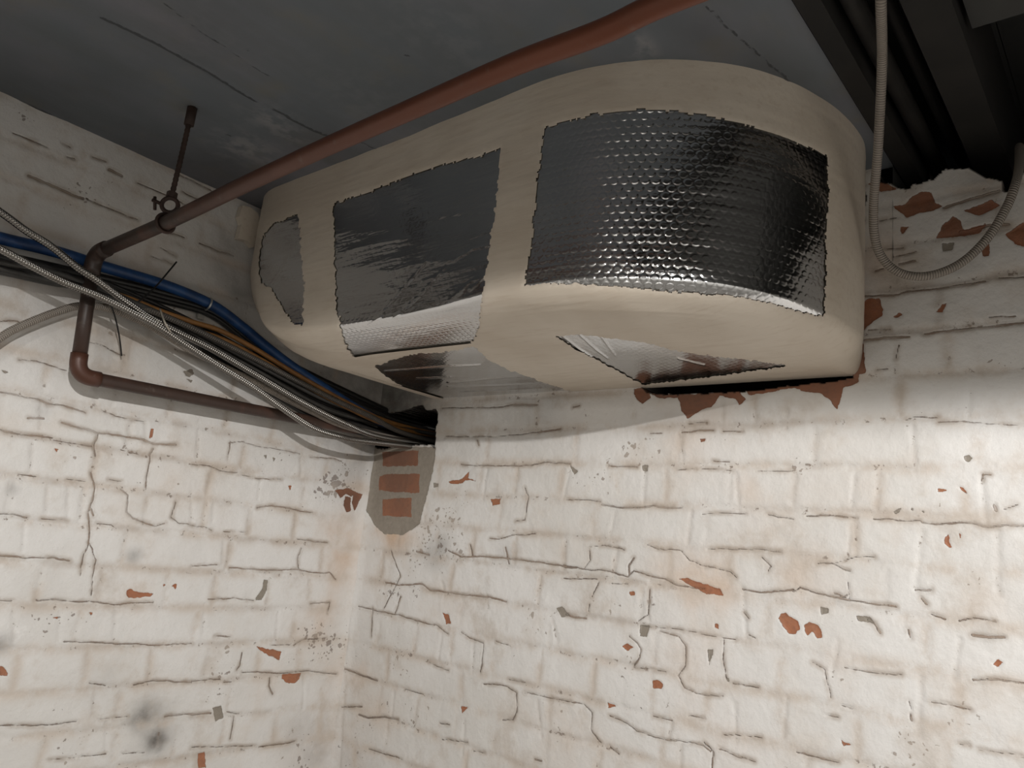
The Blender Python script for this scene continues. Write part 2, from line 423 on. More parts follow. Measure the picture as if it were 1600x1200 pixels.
# ------------------------------------------------------------------ weathering and painted shade of the two brick walls, surveyed on their faces
L_CR = [(1.2,[(0,613),(30,618),(62,625),(75,631),(100,634),(135,645)]),(.7,[(160,641),(180,650),(225,659)]),(1.6,[(44,653),(70,654)]),
(1.6,[(97,661),(120,667),(150,675),(190,681),(222,687),(240,694),(275,695)]),(1.3,[(0,671),(30,679),(60,680),(82,684)]),(.8,[(85,688),(110,692),(145,697)]),
(1.4,[(155,675),(147,695),(150,712)]),(.6,[(190,703),(228,711)]),(1.6,[(240,702),(235,712)]),(.8,[(237,710),(230,745),(228,766)]),
(1.2,[(143,738),(148,760),(145,780),(138,800),(140,825),(138,850)]),(1.4,[(143,795),(147,805)]),(.7,[(138,850),(130,870),(125,900)]),(.8,[(140,850),(150,875),(145,900),(143,930)]),
(.6,[(30,741),(60,746)]),(.6,[(105,748),(135,752)]),(.6,[(170,748),(190,752)]),(1.2,[(190,764),(200,775),(198,800),(207,810),(230,818),(245,822),(258,818)]),
(.8,[(275,785),(268,808),(280,817),(310,823)]),(1.,[(0,802),(25,804),(42,808)]),(.7,[(65,810),(105,813)]),(.7,[(152,818),(175,820),(183,826)]),
(1.2,[(0,868),(40,871),(80,872),(110,876)]),(.8,[(358,692),(380,690),(400,697),(440,703),(470,709)]),(.9,[(360,690),(355,720)]),(.9,[(485,714),(520,716),(535,721)]),
(.8,[(300,726),(325,727),(345,735),(372,738)]),(.5,[(372,740),(400,747),(440,749)]),(1.2,[(402,793),(425,790),(445,793),(470,799),(490,801)]),(.8,[(300,822),(320,823),(330,828)]),
(.6,[(350,831),(385,832)]),(1.1,[(465,842),(490,846),(512,848)]),(1.2,[(470,857),(465,875),(466,888)]),(1.3,[(360,887),(400,890),(440,891),(462,890),(490,895),(515,895),(525,905)]),
(1.,[(300,885),(340,882)]),(.8,[(0,938),(18,939)]),(1.1,[(57,938),(95,937),(115,940),(140,939),(180,945),(200,943),(240,941)]),(.9,[(100,1003),(125,1003),(200,1006),(250,1008),(300,1006)]),
(.8,[(140,1067),(165,1071)]),(1.3,[(210,1070),(240,1063),(270,1065),(300,1066)]),(.9,[(0,1133),(45,1133),(75,1132),(120,1128)]),(.4,[(150,1125),(200,1119)]),
(1.5,[(258,1120),(280,1117),(330,1115)]),(.7,[(75,1187),(100,1185),(130,1182),(165,1179)]),(.7,[(190,1178),(225,1176)]),(.9,[(325,936),(370,935),(395,938)]),(.8,[(335,994),(360,994)]),
(1.,[(378,1020),(375,1040),(370,1048)]),(1.,[(378,1050),(395,1050),(430,1052),(480,1048),(525,1053)]),(.7,[(300,1064),(330,1062),(345,1062)]),(.8,[(350,1066),(365,1066)]),
(1.3,[(422,1060),(420,1072),(426,1085)]),(.9,[(355,1113),(375,1115)]),(.7,[(367,1117),(360,1155)]),(.6,[(300,1168),(345,1167),(400,1165)]),(1.,[(405,1168),(440,1162),(462,1158)]),
(.6,[(425,1008),(460,1008),(475,1000),(510,997)]),(1.,[(485,943),(515,941),(512,960)]),(1.,[(20,208),(45,218),(75,231)]),(.9,[(97,225),(110,230)]),(1.3,[(105,246),(117,248)]),
(2.2,[(45,275),(75,288),(110,303),(130,311)]),(1.2,[(135,311),(155,320),(200,338),(215,343)]),(1.3,[(145,246),(165,252)]),(2.6,[(170,265),(190,275)]),(1.,[(215,286),(260,305),(300,325)]),
(1.1,[(262,362),(288,372)]),(1.1,[(312,380),(340,392),(365,400)]),(.6,[(235,400),(270,412)]),(.8,[(0,502),(25,501),(40,508)]),(.9,[(135,533),(160,540),(185,553),(195,555)]),
(.7,[(30,562),(55,563),(75,570),(105,580)]),(.8,[(285,300),(315,315)]),(.8,[(280,272),(330,298),(350,312)]),(.5,[(250,388),(275,400)])]
L_JT = [[(52,690),(48,740)],[(18,745),(12,790)],[(40,808),(36,860)],[(335,780),(332,815)],[(407,745),(403,780)],[(350,840),(348,882)],[(395,800),(390,828)],[(470,715),(470,745)],[(462,800),(460,838)],
[(182,947),(178,1000)],[(150,1072),(145,1115)],[(237,1010),(233,1060)],[(20,940),(22,1000)],[(165,1130),(165,1175)],[(435,955),(430,1000)],[(300,770),(300,815)],[(95,945),(92,1000)],[(320,945),(318,990)],
[(65,625),(64,668)],[(228,660),(228,690)],[(148,600),(150,640)],[(310,660),(308,720)],[(108,760),(105,808)],[(75,750),(72,800)],[(250,1125),(246,1165)],[(475,1055),(473,1105)],[(560,860),(545,1000),(530,1200)]]
L_RED = [[(199,924),(204,921),(215,926),(240,927),(234,932),(200,935)],[(0,1042),(4,1042),(13,1050),(12,1056),(0,1056)],[(442,1053),(470,1052),(467,1062),(460,1068),(447,1067),(440,1060)],
[(235,670),(240,671),(238,683),(233,686)],[(450,759),(457,759),(453,766)],[(84,700),(92,702),(88,707)],[(311,1178),(321,1176),(323,1200),(310,1200)],[(268,914),(276,912),(274,921)],[(78,963),(93,964),(90,967)],[(140,957),(147,958),(143,962)],
[(262,911),(255,912),(256,916)]]
L_BRN = [[(524,765),(545,763),(556,768),(548,776),(541,772),(532,778)],[(540,775),(548,778),(548,798),(541,800),(537,790)],[(553,768),(566,772),(560,785),(555,800),(550,785)],[(398,1010),(440,1018),(437,1032),(420,1024)]]
L_GRY = [[(333,1106),(347,1102),(350,1122),(337,1128)],[(412,905),(419,907),(417,922),(409,936),(400,938),(399,934),(409,922)],[(411,712),(416,711),(414,717)],[(425,714),(430,716),(426,721)],[(287,580),(302,577),(304,584),(296,589),(290,587)],[(291,592),(302,594),(298,598)],[(0,578),(15,580),(8,584)]]
# stain or painted-on shade: centre, radius px, strength
L_OCH = [(540,830,34,.55),(535,905,30,.42),(512,955,26,.4),(490,990,36,.34),(540,1045,36,.34),(430,1060,28,.22),(300,760,80,.10),(560,760,16,.4),(545,870,22,.5),(490,1165,60,.15),(130,500,90,.10),(215,930,30,.18),(370,230,60,.25),(215,420,60,.2)]
L_GRM_SHADE = [(222,1122,17,.62),(232,1112,26,.30),(245,1158,15,.78),(247,1150,32,.34),(0,1008,17,.5),(210,868,13,.42),(65,640,16,.18),(470,1140,40,.16),(500,1180,40,.2),(160,1060,40,.1),(20,765,12,.3),(370,460,34,.38),(350,420,30,.25),(360,380,30,.3),(545,745,40,.12),(560,640,60,.55),(500,600,40,.45),(590,690,40,.4)]  # dirt spots, plus shade painted around the duct's left end

R_CR = [(1.,[(690,638),(730,637),(770,637),(800,633)]),(1.8,[(800,633),(838,632)]),(1.9,[(840,675),(855,673),(875,670)]),(.8,[(695,682),(745,682),(770,682),(820,678),(838,675)]),(1.7,[(746,688),(748,695)]),
(1.,[(720,726),(770,728),(830,727),(850,722),(890,724)]),(.6,[(820,762),(825,775),(820,812),(805,815)]),(1.,[(765,841),(780,842),(800,836),(835,834)]),(1.4,[(700,860),(720,870),(760,870),(790,872),(840,878),(880,885),(900,888)]),
(1.5,[(650,862),(670,867)]),(1.4,[(790,855),(795,880)]),(1.,[(735,850),(738,868)]),(1.,[(1065,676),(1090,673),(1115,673)]),(1.,[(1130,674),(1160,674)]),(.8,[(1015,677),(1035,676)]),(.8,[(1075,661),(1105,661)]),
(.9,[(950,728),(995,730)]),(.6,[(1055,734),(1075,733),(1120,733),(1145,736)]),(1.,[(1115,720),(1140,721)]),(.6,[(1180,737),(1240,735)]),(.8,[(884,781),(900,780),(920,780),(938,783)]),
(1.5,[(940,788),(965,793),(1000,793),(1020,790),(1040,794),(1065,793)]),(.7,[(1098,804),(1130,801),(1165,803)]),(.9,[(1200,803),(1215,808),(1240,811)]),(.7,[(1010,851),(1030,857),(1065,860),(1078,875),(1095,882),(1140,893),(1150,902)]),
(1.,[(945,852),(975,858)]),(.5,[(920,855),(945,851)]),(1.2,[(880,883),(905,888),(920,890),(950,892),(980,901),(990,892),(1010,898),(1040,905),(1060,915),(1100,920)]),(.9,[(921,860),(922,875),(912,888)]),
(1.8,[(990,872),(982,885),(983,897)]),(.7,[(1105,858),(1135,857),(1190,859),(1220,862)]),(.8,[(1190,870),(1205,885),(1200,892)]),(1.,[(1260,807),(1290,805),(1315,807),(1340,809)]),(.9,[(1365,810),(1395,812),(1440,813)]),
(1.2,[(1440,815),(1465,819),(1500,816),(1520,818),(1540,822),(1600,821)]),(.8,[(1415,655),(1430,651),(1465,652)]),(.7,[(1465,660),(1500,657),(1550,663),(1600,665)]),(1.8,[(1555,790),(1558,798)]),(.8,[(1570,795),(1590,789)]),
(1.,[(1280,880),(1300,880),(1320,890),(1328,893)]),(.7,[(1305,880),(1340,870),(1365,870)]),(.9,[(1535,752),(1536,741),(1548,742)]),(1.6,[(600,910),(620,914),(660,913),(672,922),(700,925),(730,930),(765,933),(790,940)]),
(1.6,[(625,932),(620,950),(617,957)]),(1.1,[(560,947),(590,955),(620,960),(650,970),(680,977),(700,990)]),(.7,[(582,950),(580,995)]),(.9,[(720,988),(735,998),(755,1005),(753,1040),(750,1050)]),
(1.8,[(540,1045),(555,1052),(588,1064)]),(.8,[(632,1077),(660,1085)]),(.6,[(670,1035),(700,1048)]),(1.,[(755,1068),(790,1072),(807,1082),(808,1110),(800,1125),(785,1125)]),(.9,[(820,1082),(860,1090),(880,1095)]),
(1.3,[(535,1104),(565,1104)]),(1.8,[(560,1117),(575,1122),(600,1120),(622,1124)]),(1.,[(687,1130),(702,1132)]),(1.1,[(575,1170),(600,1178),(628,1186)]),(.8,[(740,1174),(757,1176)]),(.7,[(690,1155),(730,1160)]),(1.5,[(835,1186),(845,1190)]),
(.8,[(795,1062),(820,1066)]),(.7,[(775,1001),(797,1010)]),(.9,[(880,903),(900,905),(930,905)]),(.7,[(955,911),(980,913)]),(1.,[(935,910),(925,932)]),(.9,[(921,945),(919,955)]),(1.4,[(882,960),(900,965),(915,966)]),
(.9,[(1015,922),(1013,960),(997,970)]),(1.3,[(1160,920),(1190,925),(1215,925),(1240,921)]),(1.2,[(1162,957),(1170,966)]),(.7,[(1168,990),(1180,996)]),(.5,[(1000,978),(1055,982),(1110,993),(1150,999)]),
(1.2,[(984,994),(995,1003),(1003,1015),(998,1030),(990,1040)]),(.9,[(1030,985),(1060,995),(1072,1010),(1072,1040),(1060,1055),(1070,1075),(1090,1084),(1130,1088)]),(.8,[(1132,1000),(1130,1030),(1135,1060)]),(1.,[(1145,1068),(1185,1074)]),
(.5,[(990,1042),(1040,1050)]),(.9,[(880,1095),(912,1100),(925,1113),(924,1140),(938,1160)]),(1.,[(952,1118),(980,1130),(995,1142),(1040,1156),(1080,1160),(1098,1165),(1110,1175)]),(1.2,[(952,1167),(967,1178)]),
(.8,[(1075,1118),(1100,1121)]),(.6,[(1020,1120),(1050,1126)]),(1.,[(1100,1160),(1115,1175),(1112,1200)]),(.9,[(1125,1171),(1150,1180),(1180,1189)]),(.5,[(1130,1148),(1190,1152)]),
(1.1,[(1240,925),(1250,918),(1270,925),(1300,932),(1328,937),(1370,945),(1400,948)]),(.8,[(1326,910),(1327,938)]),(.8,[(1303,926),(1320,932),(1325,925)]),(1.2,[(1430,923),(1455,921)]),(1.5,[(1440,935),(1447,943)]),
(1.,[(1455,960),(1478,968)]),(1.,[(1500,970),(1520,966),(1555,970)]),(1.8,[(1520,993),(1545,996),(1570,995)]),(1.3,[(1355,968),(1368,974),(1375,988)]),(.7,[(1320,1043),(1360,1051),(1410,1055)]),(1.2,[(1520,1062),(1560,1062),(1600,1068)]),
(.9,[(1455,1097),(1490,1103),(1518,1110)]),(.8,[(1420,1095),(1424,1108)]),(1.6,[(1422,1115),(1424,1125)]),(.9,[(1245,1175),(1290,1186),(1310,1190)]),(.6,[(1270,1035),(1290,1045),(1293,1065),(1298,1090)]),
(.8,[(1315,1103),(1332,1107)]),(.7,[(1288,1117),(1310,1121)]),(.6,[(1500,1163),(1515,1165)]),(.4,[(1530,1170),(1600,1182)]),(1.2,[(1421,985),(1422,995)]),(1.3,[(1345,463),(1395,462),(1415,455),(1470,450),(1540,440)]),
(1.,[(1560,435),(1600,432)]),(1.8,[(1350,532),(1380,528),(1420,526)]),(1.6,[(1445,521),(1500,516),(1540,510),(1600,504)]),(.8,[(1355,515),(1390,514)]),(1.,[(1545,495),(1585,493)]),(.8,[(1370,578),(1388,577)]),(.8,[(1404,540),(1400,560)]),
(1.,[(1385,388),(1410,387)]),(1.,[(1395,401),(1430,394)]),(1.5,[(1405,412),(1430,408)]),(1.5,[(1367,423),(1378,419)]),(2.2,[(1475,325),(1520,310),(1560,298)]),(2.,[(1500,362),(1545,352),(1575,350)]),(1.2,[(895,636),(905,634)]),
(1.2,[(1345,300),(1352,290)]),(1.8,[(1343,335),(1350,345)]),(.8,[(1373,345),(1400,340)]),(1.,[(610,860),(625,900),(600,950)])]
R_JT = [[(1062,680),(1068,730)],[(1150,740),(1155,800)],[(960,800),(950,850)],[(1080,800),(1075,850)],[(1015,905),(1013,970)],[(1330,820),(1325,870)],[(1425,660),(1430,735)],[(1335,740),(1330,805)],[(1535,745),(1540,815)],
[(890,735),(880,780)],[(1008,735),(1005,790)],[(760,735),(755,780)],[(826,650),(822,675)],[(1440,830),(1430,920)],[(1560,830),(1560,930)],[(1160,915),(1165,995)],[(1148,1100),(1150,1160)],[(1310,1000),(1300,1050)],[(1230,1090),(1225,1150)],
[(1500,1000),(1490,1060)],[(740,1000),(738,1050)],[(690,910),(695,930)],[(690,985),(685,1030)],[(615,1075),(612,1120)],[(760,930),(762,950)],[(860,960),(870,1000)],[(840,1095),(845,1150)],[(725,1130),(722,1180)],[(1130,615),(1128,670)],[(1230,640),(1228,670)],
[(1400,560),(1402,600)],[(1515,610),(1512,655)],[(555,900),(545,1000),(530,1200)],[(1050,1130),(1045,1155)],[(1065,1165),(1062,1200)],[(1440,1060),(1436,1150)]]
R_RED = [[(1338,478),(1355,467),(1373,466),(1380,483),(1378,493),(1362,503),(1345,520),(1334,522)],[(1332,536),(1348,538),(1350,560),(1353,580),(1341,584),(1340,597),(1328,600),(1330,560)],
[(990,608),(1012,603),(1016,622),(1003,632),(992,620)],[(1012,614),(1062,617),(1156,610),(1165,624),(1155,633),(1150,624),(1125,618),(1112,636),(1095,640),(1074,655),(1064,640),(1060,622),(1030,622)],
[(1165,610),(1334,588),(1340,597),(1318,606),(1315,622),(1308,640),(1298,626),(1282,615),(1262,612),(1240,606),(1170,618)],[(1395,322),(1415,318),(1425,305),(1440,298),(1455,300),(1460,315),(1475,322),(1455,330),(1430,335),(1415,340),(1405,330)],
[(1462,372),(1475,350),(1490,337),(1500,345),(1505,358),(1540,350),(1530,362),(1495,370)],[(1407,364),(1408,356),(1421,354),(1411,366)],[(1570,365),(1600,345),(1600,385),(1585,380)],[(1395,495),(1405,488),(1410,492),(1400,497)],
[(1461,486),(1470,474),(1478,473),(1472,487)],[(1533,385),(1545,380),(1545,400),(1535,400)],[(1505,328),(1550,312),(1562,320),(1530,338)],[(766,780),(782,779),(781,787),(770,790)],[(700,752),(712,750),(722,747),(733,735),(731,745),(722,755),(705,757)],
[(722,745),(745,751),(728,750)],[(1217,966),(1220,960),(1227,958),(1233,963),(1246,970),(1249,982),(1242,991),(1233,992),(1226,983)],[(1256,976),(1263,971),(1277,976),(1284,987),(1285,996),(1276,996),(1270,984),(1262,993),(1257,986)],
[(983,925),(990,924),(991,930),(984,931)],[(1116,974),(1123,975),(1123,983),(1118,981)],[(1019,1063),(1030,1062),(1036,1070),(1034,1076),(1020,1075)],[(1093,686),(1103,686),(1100,691),(1096,691)],[(1465,763),(1480,764),(1480,767),(1466,768)],
[(1498,759),(1508,763),(1514,771),(1505,767)],[(1477,838),(1480,832),(1484,840),(1482,845),(1488,854),(1482,856),(1476,848)],[(1497,832),(1502,833),(1501,841)],[(1549,1038),(1560,1030),(1569,1034),(1558,1043)],[(1311,1152),(1318,1160),(1334,1163),(1318,1165)],
[(691,957),(700,960),(705,974),(697,975)],[(948,1098),(965,1103),(950,1106)],[(596,706),(652,704),(652,727),(597,729)],[(592,744),(605,740),(655,740),(654,770),(620,769),(590,766)],[(597,780),(643,778),(642,808),(597,806)],
[(1060,905),(1075,903),(1125,920),(1130,932),(1105,928)],[(719,1103),(732,1105),(722,1115)],[(972,1010),(980,1005),(990,1010),(982,1017)],[(1355,287),(1380,283),(1402,296),(1376,300)]]
R_GRY = [[(868,950),(878,948),(887,962),(877,965)],[(999,976),(1013,976),(1011,996),(1000,993)],[(890,725),(903,735),(897,742)],[(1002,727),(1012,726),(1012,736),(1004,735)],[(1395,800),(1408,793),(1405,800),(1398,804)],[(1506,712),(1514,710),(1519,716),(1514,722),(1507,719)],
[(1105,1014),(1115,1015),(1109,1040)],[(1281,949),(1294,951),(1294,959),(1283,960)],[(1338,961),(1360,963),(1368,974),(1340,969)],[(575,698),(681,698),(676,735),(667,775),(655,820),(630,836),(600,834),(584,820),(574,795)],[(678,753),(685,755),(684,761),(678,761)],[(1471,380),(1492,380),(1490,390),(1472,392)],
[(1132,1058),(1141,1062),(1138,1067)],[(1420,796),(1427,794),(1426,799)],[(1435,797),(1444,796),(1443,801)]]
R_OCH = [(620,835,26,.75),(600,830,18,.7),(1090,905,46,.42),(1130,925,30,.42),(1040,890,40,.22),(1270,900,50,.25),(1160,760,26,.22),(1090,730,30,.16),(1240,900,30,.2),(560,1050,24,.4),(590,1115,34,.3),(1310,1030,34,.18),(1060,1010,60,.14),(1200,820,60,.12),
(1030,600,30,.25),(1100,650,60,.2),(1380,380,40,.3),(1360,430,50,.3),(1530,940,40,.14),(1060,700,40,.14),(700,960,40,.14),(540,1180,40,.2),(1100,1080,60,.1),(1150,1180,60,.12),(900,1180,70,.14),(1300,770,40,.12),(1350,760,26,.14)]
R_GRM_SHADE = [(600,635,60,.6),(660,632,40,.4),(600,690,40,.3),(680,870,22,.28),(690,850,16,.25),(795,865,20,.2),(1310,935,14,.2),(1540,990,16,.2),(560,1190,50,.15),(650,700,30,.2),(1540,300,40,.35),(840,650,50,.15)]  # dirt spots, plus shade painted under the duct by the cable hole

def course_z(U, seed):
    return 0.035 + 0.0028 * fbm(U * 5.0, U * 0 + seed, seed, 3)
def brick_fields(U, Z, seed):
    """distance (m) to the nearest bed / cross joint of a 70 mm gauge bond with wandering joints"""
    z = Z - course_z(U, seed) + 0.0030 * fbm(U * 18, Z * 18, seed + 5, 3)
    k = np.floor(z / 0.07); f = z - k * 0.07
    bed = np.minimum(f, 0.07 - f)
    ki = k.astype(int)
    cross = np.full(U.shape, 9.0)
    for kk in np.unique(ki):
        m = ki == kk
        rs = np.random.RandomState(1000 + kk * 7 + seed)
        header = rs.rand() < 0.3
        L = 0.114 if header else 0.228
        xs = []; x = -2.0 + rs.rand() * L + (kk % 2) * L / 2
        while x < 2.2:
            xs.append(x + rs.uniform(-0.008, 0.008)); x += L
        xs = np.array(xs); u = U[m] + 0.0045 * fbm(Z[m] * 28, U[m] * 6, seed + kk, 3)
        i = np.clip(np.searchsorted(xs, u), 1, len(xs) - 1)
        cross[m] = np.minimum(np.abs(u - xs[i - 1]), np.abs(xs[i] - u))
    return bed, cross

def build_wall(name, side, u0, u1, z0, z1, step, cr, jt, red, brn, gry, och, grm_shade, U_END, cut=None, ranges=None):
    to = (lambda p: (ony(p)[0], ony(p)[2])) if side == 'L' else (lambda p: (onx(p)[1], onx(p)[2]))
    nu = int(round((u1 - u0) / step)) + 1; nz = int(round((z1 - z0) / step)) + 1
    us = np.linspace(u0, u1, nu); zs = np.linspace(z0, z1, nz)
    U, Z = np.meshgrid(us, zs, indexing='ij')
    seed = 3 if side == 'L' else 11
    # wander the surveyed lines a little so they are not straight between points
    Uw = U + 0.0018 * fbm(U * 55, Z * 55, seed, 3); Zw = Z + 0.0018 * fbm(U * 55, Z * 55, seed + 40, 3)
    bed, crs = brick_fields(U, Z, seed)
    vary = np.clip(0.45 + 1.1 * fbm(U * 4.5, Z * 4.5, seed + 9, 4), 0.04, 1)
    gb = np.exp(-(bed / 0.0062) ** 2); gc = np.exp(-(crs / 0.0060) ** 2) * 0.7
    jwide = np.maximum(np.exp(-(bed / 0.011) ** 2), np.exp(-(crs / 0.010) ** 2))
    joint = np.maximum(gb, gc) * vary
    crack = np.full(U.shape, -12.0)
    for hw, pts in cr:
        d = seg_dist(Uw, Zw, [to(p) for p in pts], 0.014) * 1000
        crack = np.maximum(crack, hw - np.minimum(d, 12 + hw))
    for pts in jt:
        d = seg_dist(Uw, Zw, [to(p) for p in pts], 0.02)
        joint = np.maximum(joint, 0.55 * np.exp(-(d / 0.0045) ** 2))
    def chips(polys):
        f = np.full(U.shape, -12.0)
        for pl in polys:
            f = np.maximum(f, poly_sd(Uw + 0.0014 * fbm(U * 35, Z * 35, 93, 2) + 0.0012 * fbm(U * 160, Z * 160, 91, 2), Zw + 0.0012 * fbm(U * 160, Z * 160, 95, 2), [to(p) for p in pl], 0.012) * 1000)
        return f
    cred = chips(red); cgry = chips(gry); cgry = np.maximum(cgry, chips(brn))
    def blobs(lst, seedn):
        f = np.zeros(U.shape)
        for (px, py, r, s) in lst:
            a = to((px, py)); b = to((px + r, py)); c = to((px, py + r))
            ru = abs(b[0] - a[0]) + 1e-4; rz = abs(c[1] - a[1]) + 1e-4
            q = ((U - a[0]) / ru) ** 2 + ((Z - a[1]) / rz) ** 2
            q = q * (1 + 0.5 * fbm(U * 30, Z * 30, seedn, 3))
            f = 1 - (1 - f) * (1 - s * np.exp(-np.maximum(q, 0) * 1.2))
        return f
    grm_shade = [(a, b, c, min(d * 1.25, .9)) for a, b, c, d in grm_shade]
    ochre = blobs(och, 50); grime_shade = blobs(grm_shade, 60)
    dull_brick = blobs([(620, 700, 60, .8), (625, 755, 45, .55), (625, 800, 30, .45), (1020, 620, 60, .5), (1100, 620, 90, .55), (1290, 600, 90, .5), (1345, 560, 40, .3), (1480, 340, 140, .5)] if side == 'R' else [(545, 785, 40, .75)], 70)
    peel = blobs([(690,860,40,.9),(640,880,60,.6),(600,1000,50,.45),(720,780,60,.4),(620,1120,60,.5),(560,1160,60,.6),(860,1100,50,.3),(1000,1060,60,.4),(1320,1080,50,.45),(1250,720,80,.3),(980,740,80,.35),(1280,730,40,.4),(820,920,60,.4),(1180,810,40,.4)] if side == 'R'
                 else [(440,720,50,.6),(520,760,45,.7),(500,1000,60,.5),(150,900,40,.3),(60,655,40,.3),(480,1150,60,.4),(210,870,25,.5),(150,290,60,.3)], 80)
    # ---- relief (metres towards the room)
    h = 0.0016 * fbm(U * 7, Z * 7, seed + 1, 3) + 0.0011 * fbm(U * 38, Z * 38, seed + 2, 4)
    h += 0.0030 * np.exp(-((bed - 0.020) / 0.02) ** 2) * vary * 0
    h -= 0.0024 * joint
    h -= 0.0022 * np.clip((crack + 1.2) / 2.0, 0, 1)
    h -= 0.0016 * np.clip((np.maximum(cred, cgry) + 0.5), 0, 1)
    # plaster fillet running up the inside corner
    dc = U_END - U
    h += 0.008 * np.exp(-(dc / 0.016) ** 2) * (Z < 0.19)
    if side == 'L':
        V = np.stack([U, YW - h, Z], -1)
    else:
        V = np.stack([XW - h, U, Z], -1)
    V = V.reshape(-1, 3)
    q = grid_quads(nu, nz)
    if side == 'R': pass
    else: q = q[:, ::-1]
    cavity_shade = np.zeros(U.shape)
    at = dict(crack=crack.ravel(), joint=joint.ravel(), jwide=jwide.ravel(), dull_brick=dull_brick.ravel(), peel=peel.ravel(), chipred=cred.ravel(), chipgrey=cgry.ravel(), ochre=ochre.ravel(), grime_shade=grime_shade.ravel(), cavity_shade=cavity_shade.ravel())
    extra_v = []; extra_q = []
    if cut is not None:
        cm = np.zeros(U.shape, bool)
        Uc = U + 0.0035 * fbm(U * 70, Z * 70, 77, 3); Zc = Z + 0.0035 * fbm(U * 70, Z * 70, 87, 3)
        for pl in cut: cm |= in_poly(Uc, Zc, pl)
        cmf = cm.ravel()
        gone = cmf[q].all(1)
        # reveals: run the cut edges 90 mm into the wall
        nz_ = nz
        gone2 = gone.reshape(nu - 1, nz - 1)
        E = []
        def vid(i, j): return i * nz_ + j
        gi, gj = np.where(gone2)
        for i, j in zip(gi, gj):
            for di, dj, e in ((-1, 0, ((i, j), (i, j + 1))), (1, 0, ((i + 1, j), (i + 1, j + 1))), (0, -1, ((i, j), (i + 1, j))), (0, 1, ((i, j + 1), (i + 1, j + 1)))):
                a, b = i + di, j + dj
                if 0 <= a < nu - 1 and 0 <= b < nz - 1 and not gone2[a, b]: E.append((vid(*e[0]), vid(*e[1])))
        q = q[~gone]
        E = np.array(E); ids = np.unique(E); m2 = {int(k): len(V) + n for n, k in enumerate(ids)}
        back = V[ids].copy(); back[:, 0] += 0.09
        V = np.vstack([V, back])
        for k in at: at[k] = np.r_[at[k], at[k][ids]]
        at['cavity_shade'][ids] = 0.8; at['cavity_shade'][-len(ids):] = 1.0  # cut edges coloured dark to paint in the shade of the holes
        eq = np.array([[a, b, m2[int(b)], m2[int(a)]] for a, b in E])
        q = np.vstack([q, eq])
    # coarse continuation of the wall beyond the surveyed part
    def add_quad(p0, p1, p2, p3):
        nonlocal V, q
        n = len(V); V = np.vstack([V, [p0, p1, p2, p3]]); q = np.vstack([q, [n, n + 1, n + 2, n + 3]])
        for k in at: at[k] = np.r_[at[k], [-12.0 if k in ('crack', 'chipred', 'chipgrey') else 0.0] * 4]
    P = (lambda u, z: (u, YW, z)) if side == 'L' else (lambda u, z: (XW, u, z))
    ub = XB if side == 'L' else YB
    add_quad(P(ub, ZF), P(u0, ZF), P(u0, z1), P(ub, z1))
    add_quad(P(u0, ZF), P(u1, ZF), P(u1, z0), P(u0, z0))
    V, q, at, _ = compact(V, q, at)
    me = np_mesh(name, V, q, at)
    o = link(name, me, M_WALL)
    return tag(o, kind='structure')

STEP = 0.0021
build_wall('wall_left', 'L', -0.25, 1.2457, -0.62, ZC + 0.004, STEP, L_CR, L_JT, L_RED + L_BRN, [], L_GRY, L_OCH, L_GRM_SHADE, 1.2437)
def R2(lst): return [(onx(p)[1], onx(p)[2]) for p in lst]
# openings in the right wall: the cable hole in the corner, the hole the duct goes through, the broken wall top
hole_cables = R2([(575, 699), (600, 701), (640, 697), (672, 695), (678, 702), (681, 692), (680, 668), (685, 660), (685, 645), (681, 638), (668, 641), (660, 634), (645, 634), (635, 641), (600, 646), (570, 650)])
hole_cables = [(min(u, 1.4857), z) for u, z in hole_cables]
hole_cables[0] = (1.4857, hole_cables[0][1]); hole_cables[-1] = (1.4857, hole_cables[-1][1])
hole_duct = [(0.745, 0.322)] + R2([(1009, 614), (1062, 618), (1156, 613), (1231, 604), (1334, 591), (1337, 560), (1339, 484), (1340, 400), (1345, 300), (1352, 292)]) + [(0.345, 0.60), (0.39, 0.60), (0.39, 0.36), (0.74, 0.36)]
wall_top = R2([(1352, 288), (1376, 284), (1390, 287), (1406, 296), (1423, 298), (1427, 288), (1460, 282), (1478, 264), (1500, 262), (1520, 268), (1540, 278), (1565, 284), (1568, 302), (1580, 300), (1600, 272)])
u_last, z_last = wall_top[-1]
wall_top = wall_top + [(u_last - 0.05, z_last - 0.01), (u_last - 0.15, z_last + 0.012), (u_last - 0.35, z_last), (-2, z_last), (-2, 1.0), (0.33, 1.0)]
wall_top.append((0.335, 0.64))
build_wall('wall_right', 'R', -0.40, 1.4817, -0.55, ZC + 0.004, STEP, R_CR, R_JT, R_RED, [], R_GRY, R_OCH, R_GRM_SHADE, 1.4797, cut=[hole_cables, hole_duct, wall_top])

